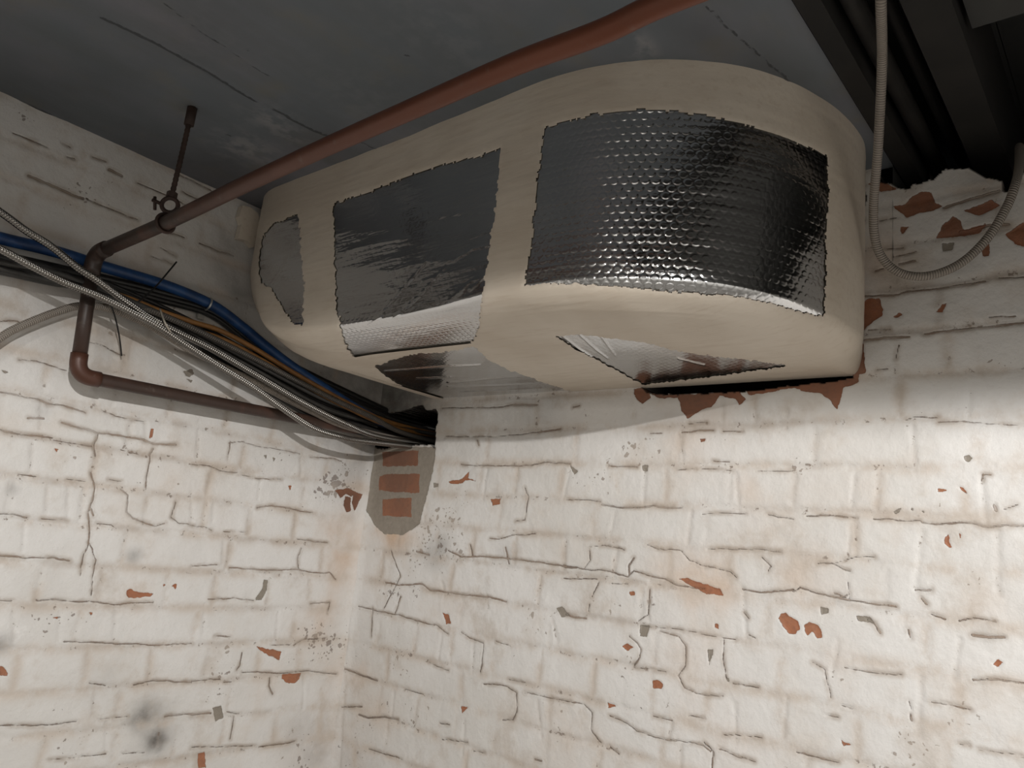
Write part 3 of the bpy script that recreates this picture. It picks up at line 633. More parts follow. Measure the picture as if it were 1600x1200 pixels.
# cavities behind the openings
def struct_box(name, lo, hi, mat=None):
    v, f = box_vf(lo, hi); me = bpy.data.meshes.new(name); me.from_pydata(v, [], f); me.update()
    return tag(link(name, me, mat or M_PLAIN, smooth=False), kind='structure')
def inner_box(name, lo, hi, mat, skip):
    """box seen from inside with some faces left open (0 -z,1 +z,2 -y,3 +x,4 +y,5 -x)"""
    v, f = box_vf(lo, hi); f = [q[::-1] for i, q in enumerate(f) if i not in skip]
    me = bpy.data.meshes.new(name); me.from_pydata(v, [], f); me.update()
    return tag(link(name, me, mat, smooth=False), kind='structure')
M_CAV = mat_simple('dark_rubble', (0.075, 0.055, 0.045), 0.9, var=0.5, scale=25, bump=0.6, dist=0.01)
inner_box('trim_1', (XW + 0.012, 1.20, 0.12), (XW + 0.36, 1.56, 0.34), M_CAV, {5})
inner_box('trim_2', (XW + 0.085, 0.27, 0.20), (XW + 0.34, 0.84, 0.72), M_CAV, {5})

# ------------------------------------------------------------------ ceiling
C_CR = [(2.6,[(160,30),(210,52),(250,72),(300,100),(350,130),(400,160)]),(2.8,[(428,172),(455,187),(490,205),(515,215)]),(1.,[(545,215),(600,240),(640,262)]),(1.2,[(1088,0),(1130,36),(1175,76),(1235,130)]),
(1.2,[(386,79),(391,80)]),(2.,[(633,86),(638,88)]),(.9,[(352,211),(362,214)]),(.8,[(250,0),(330,60),(420,120)]),(4.0,[(-20,140),(60,172),(160,222),(260,272),(350,312)])]
C_PALE = [(425,190,26,.55),(385,235,30,.6),(460,215,18,.5),(355,225,18,.3),(1000,72,24,.6),(300,60,60,.1),(700,60,80,.14),(560,150,60,.12),(1300,100,12,.25)]
C_GRM = [(20,170,60,.35),(230,250,60,.3),(350,290,50,.4),(500,230,40,.35),(700,140,80,.1),(1200,120,60,.35),(1100,60,50,.25),(300,60,80,.15),(160,120,50,.15)]
def build_ceiling():
    x0, x1, y0, y1 = -0.15, XW + 0.01, 0.306, YW + 0.01
    st = 0.004
    xs = np.arange(x0, x1 + st, st); ys = np.linspace(y0, y1, int((y1 - y0) / st) + 1)
    X, Y = np.meshgrid(xs, ys, indexing='ij')
    Xw = X + 0.003 * fbm(X * 30, Y * 30, 5, 3); Yw = Y + 0.003 * fbm(X * 30, Y * 30, 6, 3)
    to = lambda p: (onz(p)[0], onz(p)[1])
    ck = np.full(X.shape, -12.0)
    for hw, pts in C_CR:
        d = seg_dist(Xw, Yw, [to(p) for p in pts], 0.014) * 1000
        ck = np.maximum(ck, hw - np.minimum(d, 12 + hw))
    # board joints every 0.2 m running along x
    def blobs(lst):
        f = np.zeros(X.shape)
        for (px, py, r, s) in lst:
            a = to((px, py)); b = to((px + r, py)); c = to((px, py + r))
            ru = abs(b[0] - a[0]) + abs(c[0] - a[0]) + 1e-4; rz = (abs(c[1] - a[1]) + abs(b[1] - a[1])) * 0.6 + 1e-4
            q = (((X - a[0]) / ru) ** 2 + ((Y - a[1]) / rz) ** 2) * (1 + 0.6 * fbm(X * 25, Y * 25, 9, 3))
            f = 1 - (1 - f) * (1 - s * np.exp(-np.maximum(q, 0) * 1.3))
        return f
    h = 0.0025 * fbm(X * 1.5, Y * 9, 21, 3) + 0.0008 * fbm(X * 20, Y * 20, 22, 3) - 0.002 * np.clip((ck + 1) / 2, 0, 1)
    V = np.stack([X, Y, ZC + 0.002 - h * -1], -1).reshape(-1, 3)
    q = grid_quads(len(xs), len(ys))[:, ::-1]
    at = dict(crack=ck.ravel(), pale=blobs(C_PALE).ravel(), grime_shade=blobs(C_GRM).ravel())
    n = len(V); n0 = n
    add = [((XB, y0, ZC + 0.002), (XB, YW, ZC + 0.002), (x0, YW, ZC + 0.002), (x0, y0, ZC + 0.002)),
           # upstand at the edge of the open strip
           ((XB, y0, ZC), (x1 + 0.3, y0, ZC), (x1 + 0.3, y0, ZV), (XB, y0, ZV)),
           # deck above the open strip, and the lower boards again beyond the joist
           ((XB, 0.149, ZV), (XB, y0, ZV), (x1 + 0.4, y0, ZV), (x1 + 0.4, 0.149, ZV)),
           ((XB, YB, ZC + 0.02), (XB, 0.15, ZC + 0.02), (0.98, 0.15, ZC + 0.02), (0.98, YB, ZC + 0.02)),
           ((0.98, YB, ZC + 0.02), (0.98, 0.15, ZC + 0.02), (0.98, 0.15, ZV), (0.98, YB, ZV)),
           ((XB, 0.15, ZC + 0.02), (XB, 0.15, ZV), (0.98, 0.15, ZV), (0.98, 0.15, ZC + 0.02)),
           ((0.98, YB, ZV), (0.98, 0.15, ZV), (XW + 0.4, 0.15, ZV), (XW + 0.4, YB, ZV)),
           ((XW + 0.4, YB, 0.5), (XW + 0.4, YB, ZV), (XW + 0.4, y0, ZV), (XW + 0.4, y0, 0.5)),
           ((XW + 0.088, YB, 0.59), (XW + 0.4, YB, 0.59), (XW + 0.4, y0, 0.59), (XW + 0.088, y0, 0.59)),
           ((XW, y0, ZC), (XW + 0.4, y0, ZC), (XW + 0.4, y0, 0.5), (XW, y0, 0.5)),
           ((XB, YB, ZC + 0.02), (XW + 0.4, YB, ZC + 0.02), (XW + 0.4, YB, ZV), (XB, YB, ZV))]
    for Q in add:
        V = np.vstack([V, Q]); q = np.vstack([q, [n, n + 1, n + 2, n + 3]]); n += 4
        gv = 0.0 if len(V) <= n0 + 4 else 1.0  # open strip coloured dark throughout, painting in the shade of the void
        for k in at: at[k] = np.r_[at[k], [-12.0 if k == 'crack' else (gv if k == 'grime_shade' else 0.0)] * 4]
    tag(link('ceiling', np_mesh('ceiling', V, q, at), M_CEIL, smooth=False), kind='structure')
build_ceiling()

# rest of the room, behind and beside the camera
struct_box('floor', (XB - 0.1, YB - 0.1, ZF - 0.1), (XW + 0.1, YW + 0.1, ZF), M_FLOOR)
struct_box('wall_back', (XB - 0.1, YB - 0.1, ZF), (XW + 0.1, YB, ZV), M_PLAIN)
struct_box('wall_side', (XB - 0.1, YB, ZF), (XB, YW + 0.1, ZV), M_PLAIN)

# added beam-shaped blocker that cuts the lamp's light (above and behind the view)
struct_box('lamp_blocker', (0.02, YB, 0.529), (0.08, YW - 0.001, ZC + 0.01), M_PLAIN)
# ------------------------------------------------------------------ wrapped duct
DC = [((1.32,1.474),(1.32,1.262),.26),((1.15,1.474),(1.18,1.262),.26),((.98,1.474),(1.06,1.262),.26),((.88,1.472),(.975,1.261),.25),((.825,1.446),(.925,1.245),.22),((.796,1.388),(.900,1.20),.17),
      ((.790,1.30),(.889,1.13),.055),((.789,1.15),(.887,1.05),.030),((.787,1.0),(.889,.94),.022),((.783,.85),(.890,.82),.024),((.777,.72),(.872,.71),.032),((.780,.62),(.852,.635),.034),
      ((.795,.545),(.858,.58),.034),((.83,.475),(.885,.535),.034),((.885,.41),(.925,.497),.034),((.96,.363),(.985,.462),.034),((1.05,.335),(1.06,.428),.034),((1.14,.327),(1.15,.395),.034),
      ((1.20,.338),(1.20,.378),.05),((1.245,.352),(1.25,.366),.045),((1.32,.358),(1.32,.366),.045)]
def duct_surface():
    D = np.array([[*a, *b, h] for a, b, h in DC])
    P = np.vstack([2 * D[0] - D[1], D, 2 * D[-1] - D[-2]])
    out = []
    for i in range(1, len(P) - 2):
        t = np.linspace(0, 1, 40, endpoint=False)[:, None]
        a, b, c, d = P[i - 1], P[i], P[i + 1], P[i + 2]
        out.append(0.5 * (2 * b + (c - a) * t + (2 * a - 5 * b + 4 * c - d) * t ** 2 + (3 * b - a - 3 * c + d) * t ** 3))
    out.append(P[-2][None]); Q = np.vstack(out)
    idx = np.r_[np.repeat(np.arange(len(D) - 1), 40) + np.tile(np.linspace(0, 1, 40, endpoint=False), len(D) - 1), len(D) - 1]
    m = np.hypot(*(np.diff(Q[:, :2], axis=0).T)) * 0.6 + np.hypot(*(np.diff(Q[:, 2:4], axis=0).T)) * 0.4
    s = np.r_[0, np.cumsum(m)]
    n = int(s[-1] / 0.0021)
    u = np.linspace(0, s[-1], n)
    R = np.stack([np.interp(u, s, Q[:, k]) for k in range(5)], 1)
    ki = np.interp(u, s, idx)
    return u, R, ki
DU, DR, DK = duct_surface()
Tx, Ty, Bx, By, HR = DR.T
By = np.where(DK <= 3, 1.262, By)
NS = len(DU); ZTOP = ZC + 0.012
def duct_face(nt_flat=118, nt_round=62):
    """rows from the ceiling down and round under to the flat underside"""
    rows = []; vs = []
    zs_end = ZB + HR
    for k in range(nt_flat):
        f = k / (nt_flat - 1)
        z = ZTOP + (zs_end - ZTOP) * f
        rows.append(np.stack([Tx, Ty, z], 1))
    for k in range(1, nt_round + 1):
        a = (k / nt_round) * np.pi / 2
        rows.append(np.stack([Tx + (Bx - Tx) * (1 - np.cos(a)), Ty + (By - Ty) * (1 - np.cos(a)), zs_end - HR * np.sin(a)], 1))
    V = np.stack(rows, 1)                       # s, t, 3
    dv = np.linalg.norm(np.diff(V, axis=1), axis=2)
    vv = np.concatenate([np.zeros((NS, 1)), np.cumsum(dv, 1)], 1)
    return V, vv
FV, FVV = duct_face()
NTT = FV.shape[1]
UVF = np.stack([np.repeat(DU[:, None], NTT, 1), -FVV], -1)
i0 = int(np.argmax(DK > 3.0)); i1 = int(np.argmax(DK >= 19.2))
rows_i = np.arange(i0, i1)
NX = 150
xr = np.linspace(0, 1, NX)
UVx = Bx[rows_i][:, None] * (1 - xr) + 1.252 * xr
UVy = np.repeat(np.minimum.accumulate(By[rows_i])[:, None], NX, 1)
UV3 = np.stack([UVx, UVy, np.full(UVx.shape, ZB)], -1)
def normals(V):
    a = np.gradient(V, axis=0); b = np.gradient(V, axis=1)
    n = np.cross(a, b); n /= np.linalg.norm(n, axis=2)[..., None] + 1e-12
    return n
FN = normals(FV)
if FN[NS // 2, 30, 0] > 0: FN = -FN
UN = np.zeros(UV3.shape); UN[..., 2] = -1
FN[:, -1] = (0, 0, -1)
TAPER = np.clip((FVV[:, [-1]] - FVV) / 0.02, 0, 1)

FOIL_FACE = [[(410,372),(425,350),(442,343),(466,334),(470,360),(474,420),(476,460),(474,512),(458,505),(440,482),(428,455),(407,440),(405,400)],
 [(522,318),(540,311),(580,300),(620,282),(660,268),(700,255),(740,245),(783,232),(780,270),(775,330),(768,370),(764,410),(755,455),(750,490),(746,522),(738,534),(700,556),(615,562),(577,567),(552,556),(540,537),(535,520),(527,480),(525,440),(523,380)],
 [(850,200),(880,190),(940,176),(1000,170),(1060,172),(1100,180),(1160,192),(1200,205),(1240,222),(1292,242),(1294,300),(1290,400),(1288,496),(1240,485),(1190,470),(1130,461),(1060,456),(1000,451),(920,444),(860,443),(820,447),(828,400),(838,310),(845,240)]]
FOIL_UNDER = [[(583,572),(640,552),(700,548),(740,540),(765,562),(800,578),(850,596),(895,612),(880,625),(700,628),(620,598)],
 [(868,524),(905,521),(950,526),(1010,534),(1060,547),(1110,555),(1160,560),(1230,569),(1200,575),(1120,586),(1005,600),(985,590),(940,565),(900,545)]]
WRINK = [[(655,348),(700,335),(745,330),(775,332)],[(545,390),(590,380),(640,372)],[(600,482),(640,440),(672,400)],[(612,500),(655,462),(695,418)],[(680,410),(710,405),(740,388),(768,382)],
 [(715,458),(735,440),(755,432)],[(640,415),(690,405)],[(735,452),(760,430)],[(418,450),(425,443),(440,418),(462,388)],[(560,520),(600,490)],[(700,470),(722,456)],[(660,440),(700,425)]]
WRINK_U = [[(600,580),(690,573),(750,570)],[(650,591),(705,589)],[(700,598),(780,590),(830,586)],[(700,604),(780,602),(862,598)],[(870,610),(885,604)],[(878,524),(905,545),(925,558)],[(905,522),(930,545),(950,560)],[(940,526),(962,556)],[(1060,560),(1100,570)],[(720,613),(850,606)]]
def px_poly_sd(px, py, polys):
    f = np.full(px.shape, -30.0)
    for pl in polys:
        d = np.full(px.shape, 30.0)
        for a, b in zip(pl, pl[1:] + pl[:1]):
            a = np.array(a, float); b = np.array(b, float); e = b - a
            t = np.clip(((px - a[0]) * e[0] + (py - a[1]) * e[1]) / (e @ e), 0, 1)
            d = np.minimum(d, np.hypot(px - a[0] - t * e[0], py - a[1] - t * e[1]))
        f = np.maximum(f, np.where(in_poly(px, py, pl), d, -d))
    return f
def px_lines(px, py, lines):
    f = np.full(px.shape, 99.0)
    for pl in lines:
        for a, b in zip(pl[:-1], pl[1:]):
            a = np.array(a, float); b = np.array(b, float); e = b - a
            t = np.clip(((px - a[0]) * e[0] + (py - a[1]) * e[1]) / (e @ e), 0, 1)
            f = np.minimum(f, np.hypot(px - a[0] - t * e[0], py - a[1] - t * e[1]))
    return f
def noise_px(px, py): return 1.5 * vnoise(px * 0.12, py * 0.12, 1) + 2.2 * vnoise(px * 0.45, py * 0.3, 2)
FPXX, FPYY = proj(FV); UPX, UPY = proj(UV3)
front = (DK > 3.2)[:, None] & np.ones((1, NTT), bool)
f_sd = px_poly_sd(FPXX, FPYY, FOIL_FACE) + noise_px(FPXX, FPYY); f_sd[~front] = -30
f_sd = np.where((FVV > FVV[:, [-1]] - 0.001) & (f_sd < 8), f_sd, f_sd)
u_sd = px_poly_sd(UPX, UPY, FOIL_UNDER) + 0.6 * noise_px(UPX, UPY)
f_line = px_lines(FPXX, FPYY, WRINK); u_line = px_lines(UPX, UPY, WRINK_U)

duct = empty('wrapped_duct', (1.24, 0.80, ZB))
tag(duct, 'foil-wrapped ventilation duct with cream sealed seams under the ceiling', 'duct')
def lumpy(V, N, seed, amp):
    w = amp * (fbm(V[..., 1] * 9 + V[..., 0] * 4, V[..., 2] * 9 + V[..., 0] * 5, seed, 3))
    return V + N * w[..., None]
# foil skin: face
wr_f = 0.0011 * np.exp(-(f_line / 1.6) ** 2) * (0.5 + 0.8 * np.clip(vnoise(FPXX * .15, FPYY * .15, 4) + .5, 0, 1))
wr_u = 0.0012 * np.exp(-(u_line / 1.3) ** 2)
panel2 = (FPXX > 500) & (FPXX < 790)
low = np.clip((FPYY - 492) / 25, 0, 1)
bub_f = np.where(panel2, 0.10 + 0.8 * low * np.clip((545 - FPYY) / 10, 0, 1), np.where(FPXX < 500, 0.12, 0.35 + 1.1 * np.exp(-((FPXX - 1005) / 85.0) ** 2)))
FV2 = FV + (lumpy(FV, FN, 31, 0.0016) - FV + FN * wr_f[..., None]) * TAPER[..., None]
wr_u[:, :3] = 0
UV2 = UV3 + UN * wr_u[..., None]
def sub_mesh(name, V, N, uv, keepf, off, mat, attrs, thick=None):
    nu, nv = V.shape[:2]
    q = grid_quads(nu, nv)
    mask, cls = keepf
    k = (mask.ravel()[q].mean(1) >= 0.5) & cls.ravel()[q[:, 0]]
    q = q[k]
    if len(q) == 0: return None
    P = (V + N * off[..., None]).reshape(-1, 3)
    # orient outward
    a = P[q[:, 1]] - P[q[:, 0]]; b = P[q[:, 2]] - P[q[:, 0]]
    if (np.cross(a, b) * N.reshape(-1, 3)[q[:, 0]]).sum() < 0: q = q[:, ::-1]
    P, q, at, uvv = compact(P, q, {k2: v.ravel() for k2, v in attrs.items()}, uv.reshape(-1, 2))
    return P, q, at, uvv
def merge(name, chunks, mat, root):
    P = []; Q = []; A = {}; U = []; n = 0
    for c in chunks:
        if c is None: continue
        p, q, at, uv = c
        P.append(p); Q.append(q + n); U.append(uv); n += len(p)
        for k, v in at.items(): A.setdefault(k, []).append(v)
    me = np_mesh(name, np.vstack(P), np.vstack(Q), {k: np.concatenate(v) for k, v in A.items()}, np.vstack(U))
    return under(link(name, me, mat), root)
UVU = UV3[..., :2].copy()
ones_f = np.ones(FPXX.shape, bool); ones_u = np.ones(UPX.shape, bool)
sk = merge('foil_wrap', [sub_mesh('f', FV2, FN, UVF, (ones_f, ones_f), np.zeros(FPXX.shape), None, {'bubble': bub_f}),
                    sub_mesh('u', UV2, UN, UVU, (ones_u, ones_u), np.zeros(UPX.shape), None, {'bubble': np.full(UPX.shape, 0.18)})], M_FOIL, duct)
tag(sk, 'silver bubble foil wrap')
# cream mastic bands brushed over the seams
FZ = FV[..., 2]
mf = f_sd < 0; mu = u_sd < 0
edge_f = np.clip(-f_sd / 5.0, 0, 1) ** 0.5; edge_u = np.clip(-u_sd / 5.0, 0, 1) ** 0.5
off_f = 0.0012 + 0.0014 * edge_f + 0.0006 * fbm(UVF[..., 0] * 8, UVF[..., 1] * 70, 12, 3)
off_u = 0.0016 + 0.0013 * edge_u + 0.0005 * fbm(UVU[..., 0] * 60, UVU[..., 1] * 9, 13, 3)
# rag the top edge against the ceiling and the pipe
FV3 = FV + (lumpy(FV, FN, 31, 0.0016) - FV) * TAPER[..., None]; UV4 = UV3
off_f[rows_i, -1] = off_u[:, 0]
def band(name, msk_f, msk_u, label=None):
    ch = []
    if msk_f is not None: ch.append(sub_mesh('f', FV3, FN, UVF, (mf, msk_f), off_f, None, {}))
    if msk_u is not None: ch.append(sub_mesh('u', UV4, UN, UVU, (mu, msk_u), off_u, None, {}))
    o = merge(name, ch, M_MASTIC, duct)
    if label: tag(o, label)
TOPZ = 0.583; BOTZ = 0.362
mid = (FZ <= TOPZ) & (FZ > BOTZ)
band('mastic_band', FZ > TOPZ, None, 'cream band along the ceiling edge')
band('mastic_band', (FZ <= BOTZ), None, 'cream band round the lower edge')
band('mastic_band', mid & ((FPXX < 460) | (DK <= 5.5)[:, None]), None, 'cream band at the left end')
band('mastic_band', mid & (FPXX >= 460) & (FPXX < 533) & (DK > 5.5)[:, None], None, 'cream band between the small and middle foil panels')
band('mastic_band', mid & front & (FPXX >= 715) & (FPXX < 900), None, 'cream band between the middle and large foil panels')
band('mastic_band', mid & front & (FPXX >= 1240), None, 'cream band beside the wall opening')
band('mastic_band', None, ones_u, 'cream seams on the underside')
# ragged smear of mastic where the duct meets the left wall
fl = [(379,321),(392,324),(404,334),(407,352),(404,378),(396,386),(386,376),(372,372),(378,350),(374,338)]
vs = [tuple(ony(p, YW - 0.018)) for p in fl] + [tuple(ony(p, YW - 0.018) + np.array([0, 0.016, 0])) for p in fl]
n = len(fl)
me = bpy.data.meshes.new('mastic_flap'); me.from_pydata(vs, [], [list(range(n)), list(range(n, 2 * n))[::-1]] + [[i, n + i, n + (i + 1) % n, (i + 1) % n] for i in range(n)]); me.update()
tag(under(link('mastic_flap', me, M_MASTIC, smooth=False), duct), 'ragged cream flap against the left wall')

# ------------------------------------------------------------------ copper pipe with two elbows
PR = 0.0118
cp = empty('copper_pipe', (0.52, 1.42, 0.214))
tag(cp, 'copper pipe running under the ceiling past the duct, tarnished at its elbows', 'pipe')
A_ = np.array([0.507, 1.420, 0.430]); B_ = np.array([0.5215, 1.420, 0.2145])
run_px = [(1060, -5), (940, 50), (800, 102), (640, 172), (500, 234), (375, 292), (262, 347)]
run = [onx(p, 0.53) for p in run_px]
run = [np.array([0.53, y_, 0.4875 + 0.012 * (y_ - 0.3)]) for y_ in (YB + 0.01, -1.2, -0.8, -0.4, -0.15, 0.08)] + run
d0 = (run[-1] - A_); d0 /= np.linalg.norm(d0)
run.append(A_ + d0 * 0.022)
path, L = smooth_path(run, 240)
def with_clean(me, fn):
    n = len(me.vertices); co = np.zeros(n * 3, dtype=np.float32); me.vertices.foreach_get('co', co)
    a = me.attributes.new('clean', 'FLOAT', 'POINT'); a.data.foreach_set('value', fn(co.reshape(-1, 3)).astype(np.float32))
    return me
cl = lambda c: np.clip((1.20 - c[:, 1]) / 0.75, 0, 1) ** 0.8
under(link('pipe_run', with_clean(tube_mesh('pipe_run', path, PR, 20), cl), M_COPPER), cp)
def elbow(name, c, d1, d2, r, lab=None, clean=0.0):
    c = np.array(c); d1 = np.array(d1) / np.linalg.norm(d1); d2 = np.array(d2) / np.linalg.norm(d2)
    R = 0.026
    ts = np.linspace(0, 1, 14)[:, None]
    a = c + d1 * R; b = c + d2 * R
    arc = (1 - ts) ** 2 * a + 2 * ts * (1 - ts) * (c) + ts ** 2 * b
    pts = np.vstack([a + d1 * 0.012, arc, b + d2 * 0.012])
    rr = np.full(len(pts), r + 0.0022); rr[1:3] += 0.0; 
    o = under(link(name, with_clean(tube_mesh(name, pts, rr, 20), lambda c_: np.full(len(c_), clean)), M_COPPER), cp)
    if lab: tag(o, lab)
e2 = np.array([0.981, 1.420, 0.227]) - B_
elbow('elbow', A_, d0, B_ - A_, PR)
elbow('elbow', B_, A_ - B_, e2, PR, clean=0.35)
dd = (B_ - A_) / np.linalg.norm(B_ - A_); ee = e2 / np.linalg.norm(e2)
under(link('pipe_drop', with_clean(tube_mesh('pipe_drop', np.array([A_ + dd * 0.022, (A_ + B_) / 2, B_ - dd * 0.022]), PR, 20), lambda c: np.clip((0.33 - c[:, 2]) / 0.3, 0, 1) * 0.5), M_COPPER), cp)
low_path, _ = smooth_path([B_ + ee * 0.022, B_ + ee * 0.2, np.array([0.981, 1.420, 0.227]), np.array([1.25, 1.425, 0.236]), np.array([1.42, 1.425, 0.24])], 60)
under(link('pipe_run', with_clean(tube_mesh('pipe_run', low_path, PR, 20), lambda c: c[:, 0] * 0 + 0.06), M_COPPER), cp)

# ------------------------------------------------------------------ hanger rod with ring
hg = empty('pipe_hanger', (0.534, 1.219, ZC))
tag(hg, 'rusty threaded rod and ring hanging the copper pipe from the ceiling', 'pipe hanger')
rod = np.array([[0.534, 1.219, ZC + 0.002], [0.533, 1.220, 0.59], [0.531, 1.221, 0.507]])
rp, _ = smooth_path(rod, 60)
under(link('rod', tube_mesh('rod', rp, 0.0042 + 0.0005 * np.sin(np.arange(60) * 2.1), 12), M_RUSTY), hg)
under(link('rod_socket', tube_mesh('rod_socket', np.array([[0.534, 1.219, ZC + 0.002], [0.534, 1.219, ZC - 0.03]]), 0.0085, 8), M_RUSTY), hg)
pz = float(np.interp(1.22, path[::-1, 1][::1] if path[0, 1] > path[-1, 1] else path[:, 1], path[::-1, 2] if path[0, 1] > path[-1, 1] else path[:, 2]))
RC = np.array([0.531, 1.221, pz + 0.032])
a = np.linspace(0, 2 * np.pi, 33)
ringdir = np.array([0.77, -0.63, 0])
ring = np.array([RC + ringdir * 0.0125 * math.cos(t) + np.array([0, 0, 1]) * 0.0125 * math.sin(t) for t in a])
under(link('ring', tube_mesh('ring', ring, 0.0036, 10, caps=False), M_RUSTY), hg)
band_ = np.array([[0.53 + (PR + 0.003) * math.cos(t), 1.221, pz + (PR + 0.003) * math.sin(t)] for t in a])
under(link('pipe_clip', tube_mesh('pipe_clip', band_, 0.003, 8, caps=False), M_RUSTY), hg)
nutp = tube_mesh('nut', np.array([[0.531, 1.221, 0.512], [0.531, 1.221, 0.503]]), 0.0085, 6)
under(link('nut', nutp, M_RUSTY, smooth=False), hg)
sc = RC - ringdir * 0.014
w1, f1 = mesh_vf(tube_mesh('a', np.array([sc, sc - ringdir * 0.014 + np.array([0, 0, 0.004])]), 0.003, 6))
w2, f2 = mesh_vf(tube_mesh('a', np.array([sc - ringdir * 0.011 + np.array([0, 0, 0.010]), sc - ringdir * 0.007 + np.array([0, 0, -0.012])]), 0.0026, 6))
under(link('wing_screw', join_meshes('wing_screw', [(w1, f1), (w2, f2)]), M_RUSTY), hg)

# ------------------------------------------------------------------ cables and conduits along the left wall
def cable(name, pts, r, mat, label, cat, group=None, end=(1.42, 1.37, 0.25), n=260, sides=12):
    W = []
    for p in pts:
        W.append(ony((p[0], p[1]), p[2]))
    # carry on along the wall beyond the left edge of the view
    d = W[0] - W[1]; d /= np.linalg.norm(d)
    W = [np.array([XB + 0.02, W[0][1], W[0][2] + d[2] * 0.5])] + [np.array([-1.0, W[0][1], W[0][2] + d[2] * 0.42]), np.array([-0.4, W[0][1], W[0][2] + d[2] * 0.3])] + W
    if end is not None: W.append(np.array(end))
    n = int(n * 1.9)
    pth, L = smooth_path(W, n)
    # settle any point that would sit inside the left wall
    pth[:, 1] = np.minimum(pth[:, 1], YW - r - 0.004)
    o = link(name, tube_mesh(name, pth, r, sides), mat)
    return tag(o, label, cat, group)
Y = 1.452
cable('blue_pipe', [(-120,340,Y),(0,372,Y),(60,386,Y),(100,397,Y),(150,413,Y),(200,428,Y),(250,443,Y),(300,462,Y),(340,482,Y),(380,512,Y),(410,537,1.448),(450,568,1.44),(500,602,1.43),(560,640,1.42),(610,664,1.41)], 0.0108, M_BLUE,
      'blue plastic pipe clipped along the left wall above the conduits', 'pipe', end=(1.42, 1.40, 0.26))
G = 'flexible steel conduits crossing the left wall'
cable('flexible_conduit', [(-120,250,1.385),(0,331,1.385),(40,360,1.385),(80,385,1.385),(120,417,1.38),(150,437,1.375),(200,474,1.375),(245,503,1.38),(330,545,1.385),(400,586,1.385),(470,627,1.38),(540,662,1.375),(600,684,1.37)], 0.0062, M_FLEX,
      'shiny ribbed conduit entering highest at the left edge, crossing over the blue pipe', 'conduit', G, (1.42, 1.36, 0.235), 420)
cable('flexible_conduit', [(-120,330,1.37),(0,389,1.37),(50,416,1.37),(100,441,1.37),(150,461,1.368),(200,485,1.368),(250,512,1.37),(300,545,1.375),(350,577,1.375),(400,608,1.372),(450,644,1.37),(490,669,1.365),(530,682,1.36),(575,690,1.36)], 0.0062, M_FLEX,
      'shiny ribbed conduit sagging lowest over the tarnished horizontal pipe', 'conduit', G, (1.42, 1.34, 0.225), 420)
cable('flexible_conduit', [(-120,400,1.445),(0,421,1.445),(35,430,1.445),(90,440,1.44),(150,455,1.44),(200,472,1.43),(255,493,1.415),(320,522,1.41),(400,562,1.405),(480,603,1.40),(530,628,1.39),(580,651,1.375),(632,677,1.365)], 0.0058, M_FLEX_DULL,
      'duller ribbed conduit passing behind the vertical copper drop', 'conduit', G, (1.42, 1.35, 0.235), 420)
cable('flexible_conduit', [(-120,640,1.45),(-60,575,1.45),(0,528,1.45),(30,511,1.45),(60,498,1.45),(90,487,1.45),(125,478,1.45),(170,482,1.45),(230,507,1.44),(300,548,1.43),(400,598,1.42),(480,640,1.41),(560,672,1.40)], 0.0068, M_FLEX_PALE,
      'pale ribbed conduit rising from the lower left edge to the bundle', 'conduit', None, (1.42, 1.38, 0.23), 420)
def bundle(f):
    return [(-120, 372 + f * 30), (0, 400 + f * 28), (80, 416 + f * 28), (150, 437 + f * 24), (260, 484 + f * 30), (330, 517 + f * 42), (400, 552 + f * 52), (500, 600 + f * 66), (560, 626 + f * 56), (620, 652 + f * 40)]
GB = 'dark cables bundled along the left wall'
bl = [(0.02, 1.462, .0042, M_BLACK), (0.16, 1.455, .0050, M_GREYD), (0.30, 1.445, .0045, M_BLACK), (0.42, 1.46, .0058, M_BLACK), (0.52, 1.435, .0048, M_GREY), (0.63, 1.452, .0052, M_BLACK), (0.74, 1.43, .0050, M_GREYD), (0.84, 1.445, .0055, M_BLACK), (0.95, 1.435, .0045, M_GREYD), (0.36, 1.42, .0046, M_GREYD)]
names = ['black cable highest in the bundle, tucked under the blue pipe', 'dusty grey cable just below the top of the bundle', 'black cable in the upper half of the bundle', 'thick black cable against the wall mid-bundle', 'grey cable at the middle of the bundle',
         'black cable just below the middle of the bundle', 'dusty grey cable in the lower half of the bundle', 'thick black cable near the bottom of the bundle', 'dusty grey cable lowest in the bundle', 'dusty grey cable riding on top of the black ones']
rr = random.Random(4)
for (f, y, r, m), nm in zip(bl, names):
    pts = [(px, py + rr.uniform(-2.5, 2.5), y - 0.00006 * max(px - 300, 0)) for px, py in bundle(f)]
    cable('cable', pts, r, m, nm, 'cable', GB, (1.42, 1.31 + 0.12 * rr.random(), 0.225 + 0.05 * (1 - f)), 200)
cable('orange_cable', [(-120,392,1.46),(0,412,1.46),(100,437,1.452),(155,453,1.445),(200,466,1.44),(250,486,1.435),(300,503,1.43),(345,517,1.43),(400,546,1.425),(460,583,1.42),(540,628,1.41),(610,660,1.40)], 0.0052, M_ORANGE, 'orange cable just under the blue pipe, upper of two', 'cable', 'orange cables in the bundle', (1.42, 1.39, 0.262), 200)
cable('orange_cable', [(-120,396,1.45),(0,418,1.45),(110,446,1.452),(160,462,1.445),(205,476,1.43),(255,492,1.425),(305,515,1.425),(350,531,1.425),(405,560,1.42),(465,596,1.41),(540,636,1.40),(610,666,1.39)], 0.0046, M_ORANGE, 'orange cable lying lower and partly behind the shiny conduits', 'cable', 'orange cables in the bundle', (1.42, 1.38, 0.255), 200)

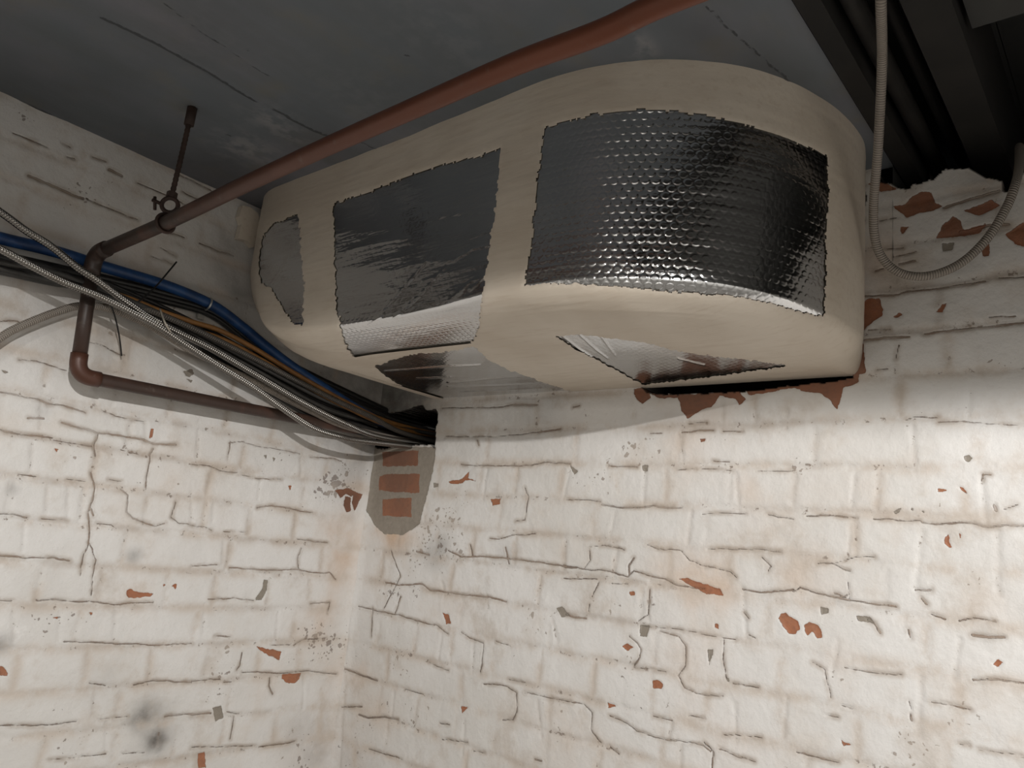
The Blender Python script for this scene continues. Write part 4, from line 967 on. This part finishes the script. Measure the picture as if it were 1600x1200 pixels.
for k, (dy, y, r, nm) in enumerate([(0, 1.465, .0075, 'thick black cable hugging the wall just under the duct, nearest the duct'), (11, 1.455, .007, 'thick black cable under the duct, second from the duct edge'), (21, 1.448, .0065, 'black cable under the duct, third from the duct edge')]):
    cable('cable', [(-120, 368 + dy * .4, 1.468), (0, 398 + dy * .5, 1.468), (150, 432 + dy * .5, 1.468), (250, 456 + dy * .6, 1.468), (330, 480 + dy * .6, 1.468), (385, 522 + dy * .6, 1.466), (430, 556 + dy * .7, y), (480, 583 + dy, y), (540, 612 + dy, y), (600, 640 + dy * .8, y - .01), (640, 660 + dy * .6, y - .02)], r, M_BLACK, nm, 'cable', GB, (1.42, 1.33 + 0.02 * k, 0.262 - 0.008 * k), 120)

def thin(name, pts, r, mat, label, cat, n=40, group=None):
    W = [ony((p[0], p[1]), p[2]) for p in pts]
    pth, L = smooth_path(W, n)
    return tag(link(name, tube_mesh(name, pth, r, 8), mat), label, cat, group)
thin('cable_tie', [(276,409,1.43),(262,426,1.43),(244,447,1.43),(228,462,1.425),(214,473,1.42),(208,482,1.44)], 0.0016, M_BLACK, 'black tie end sticking up across the blue pipe', 'cable tie')
thin('cable_tie', [(168,462,1.43),(173,476,1.42),(181,500,1.43),(187,530,1.45),(190,556,1.46)], 0.0014, M_BLACK, 'black tie end hanging down below the bundle', 'cable tie')
thin('cable_tie', [(250,483,1.42),(256,500,1.362),(262,512,1.36),(270,524,1.38),(278,538,1.44)], 0.0016, M_TIE, 'pale tie binding the two shiny conduits together', 'cable tie')
cl0 = ony((325, 475), 1.452)
sd = empty('pipe_clip', tuple(ony((322, 480), YW)))
tag(sd, 'small zinc clip holding the blue pipe to the wall', 'clip')
t0 = ony((332, 478), 1.452) - ony((310, 467), 1.452); t0 /= np.linalg.norm(t0)
b0 = np.cross(t0, [0, 1, 0]); b0 /= np.linalg.norm(b0)
arc = np.array([cl0 + b0 * 0.0125 * math.cos(t) - np.array([0, 1, 0]) * 0.0125 * math.sin(t) for t in np.linspace(-0.35, math.pi + 0.35, 20)])
under(link('saddle', tube_mesh('saddle', arc, 0.0022, 8), M_STEEL), sd)
v, f = box_vf((cl0[0] - 0.008, YW - 0.012, cl0[2] - 0.030), (cl0[0] + 0.006, YW - 0.004, cl0[2] - 0.010))
me = bpy.data.meshes.new('foot'); me.from_pydata(v, [], f); me.update(); under(link('foot', me, M_STEEL, smooth=False), sd)

# ------------------------------------------------------------------ looping conduit at the right
W = [np.array(p) for p in ((0.76, 0.205, ZV - 0.002), (0.82, 0.215, 0.73), (0.85, 0.222, 0.668))]
W += [onx((1378, 100), 0.95), onx((1372, 230), 1.04), onx((1365, 320), 1.10), onx((1367, 372), 1.13), onx((1380, 405), 1.15), onx((1408, 427), 1.165), onx((1450, 431), 1.175), onx((1500, 412), 1.19), onx((1543, 372), 1.20), onx((1572, 325), 1.205), onx((1586, 290), 1.21), onx((1592, 262), 1.24), np.array([1.30, 0.14, 0.68])]
pth, L = smooth_path(W, 500)
tag(link('flexible_conduit', tube_mesh('flexible_conduit', pth, 0.0062, 14), M_FLEX_PALE), 'pale flexible conduit looping down beside the duct at the right', 'conduit')

# ------------------------------------------------------------------ timber and dark pipes in the open strip of ceiling
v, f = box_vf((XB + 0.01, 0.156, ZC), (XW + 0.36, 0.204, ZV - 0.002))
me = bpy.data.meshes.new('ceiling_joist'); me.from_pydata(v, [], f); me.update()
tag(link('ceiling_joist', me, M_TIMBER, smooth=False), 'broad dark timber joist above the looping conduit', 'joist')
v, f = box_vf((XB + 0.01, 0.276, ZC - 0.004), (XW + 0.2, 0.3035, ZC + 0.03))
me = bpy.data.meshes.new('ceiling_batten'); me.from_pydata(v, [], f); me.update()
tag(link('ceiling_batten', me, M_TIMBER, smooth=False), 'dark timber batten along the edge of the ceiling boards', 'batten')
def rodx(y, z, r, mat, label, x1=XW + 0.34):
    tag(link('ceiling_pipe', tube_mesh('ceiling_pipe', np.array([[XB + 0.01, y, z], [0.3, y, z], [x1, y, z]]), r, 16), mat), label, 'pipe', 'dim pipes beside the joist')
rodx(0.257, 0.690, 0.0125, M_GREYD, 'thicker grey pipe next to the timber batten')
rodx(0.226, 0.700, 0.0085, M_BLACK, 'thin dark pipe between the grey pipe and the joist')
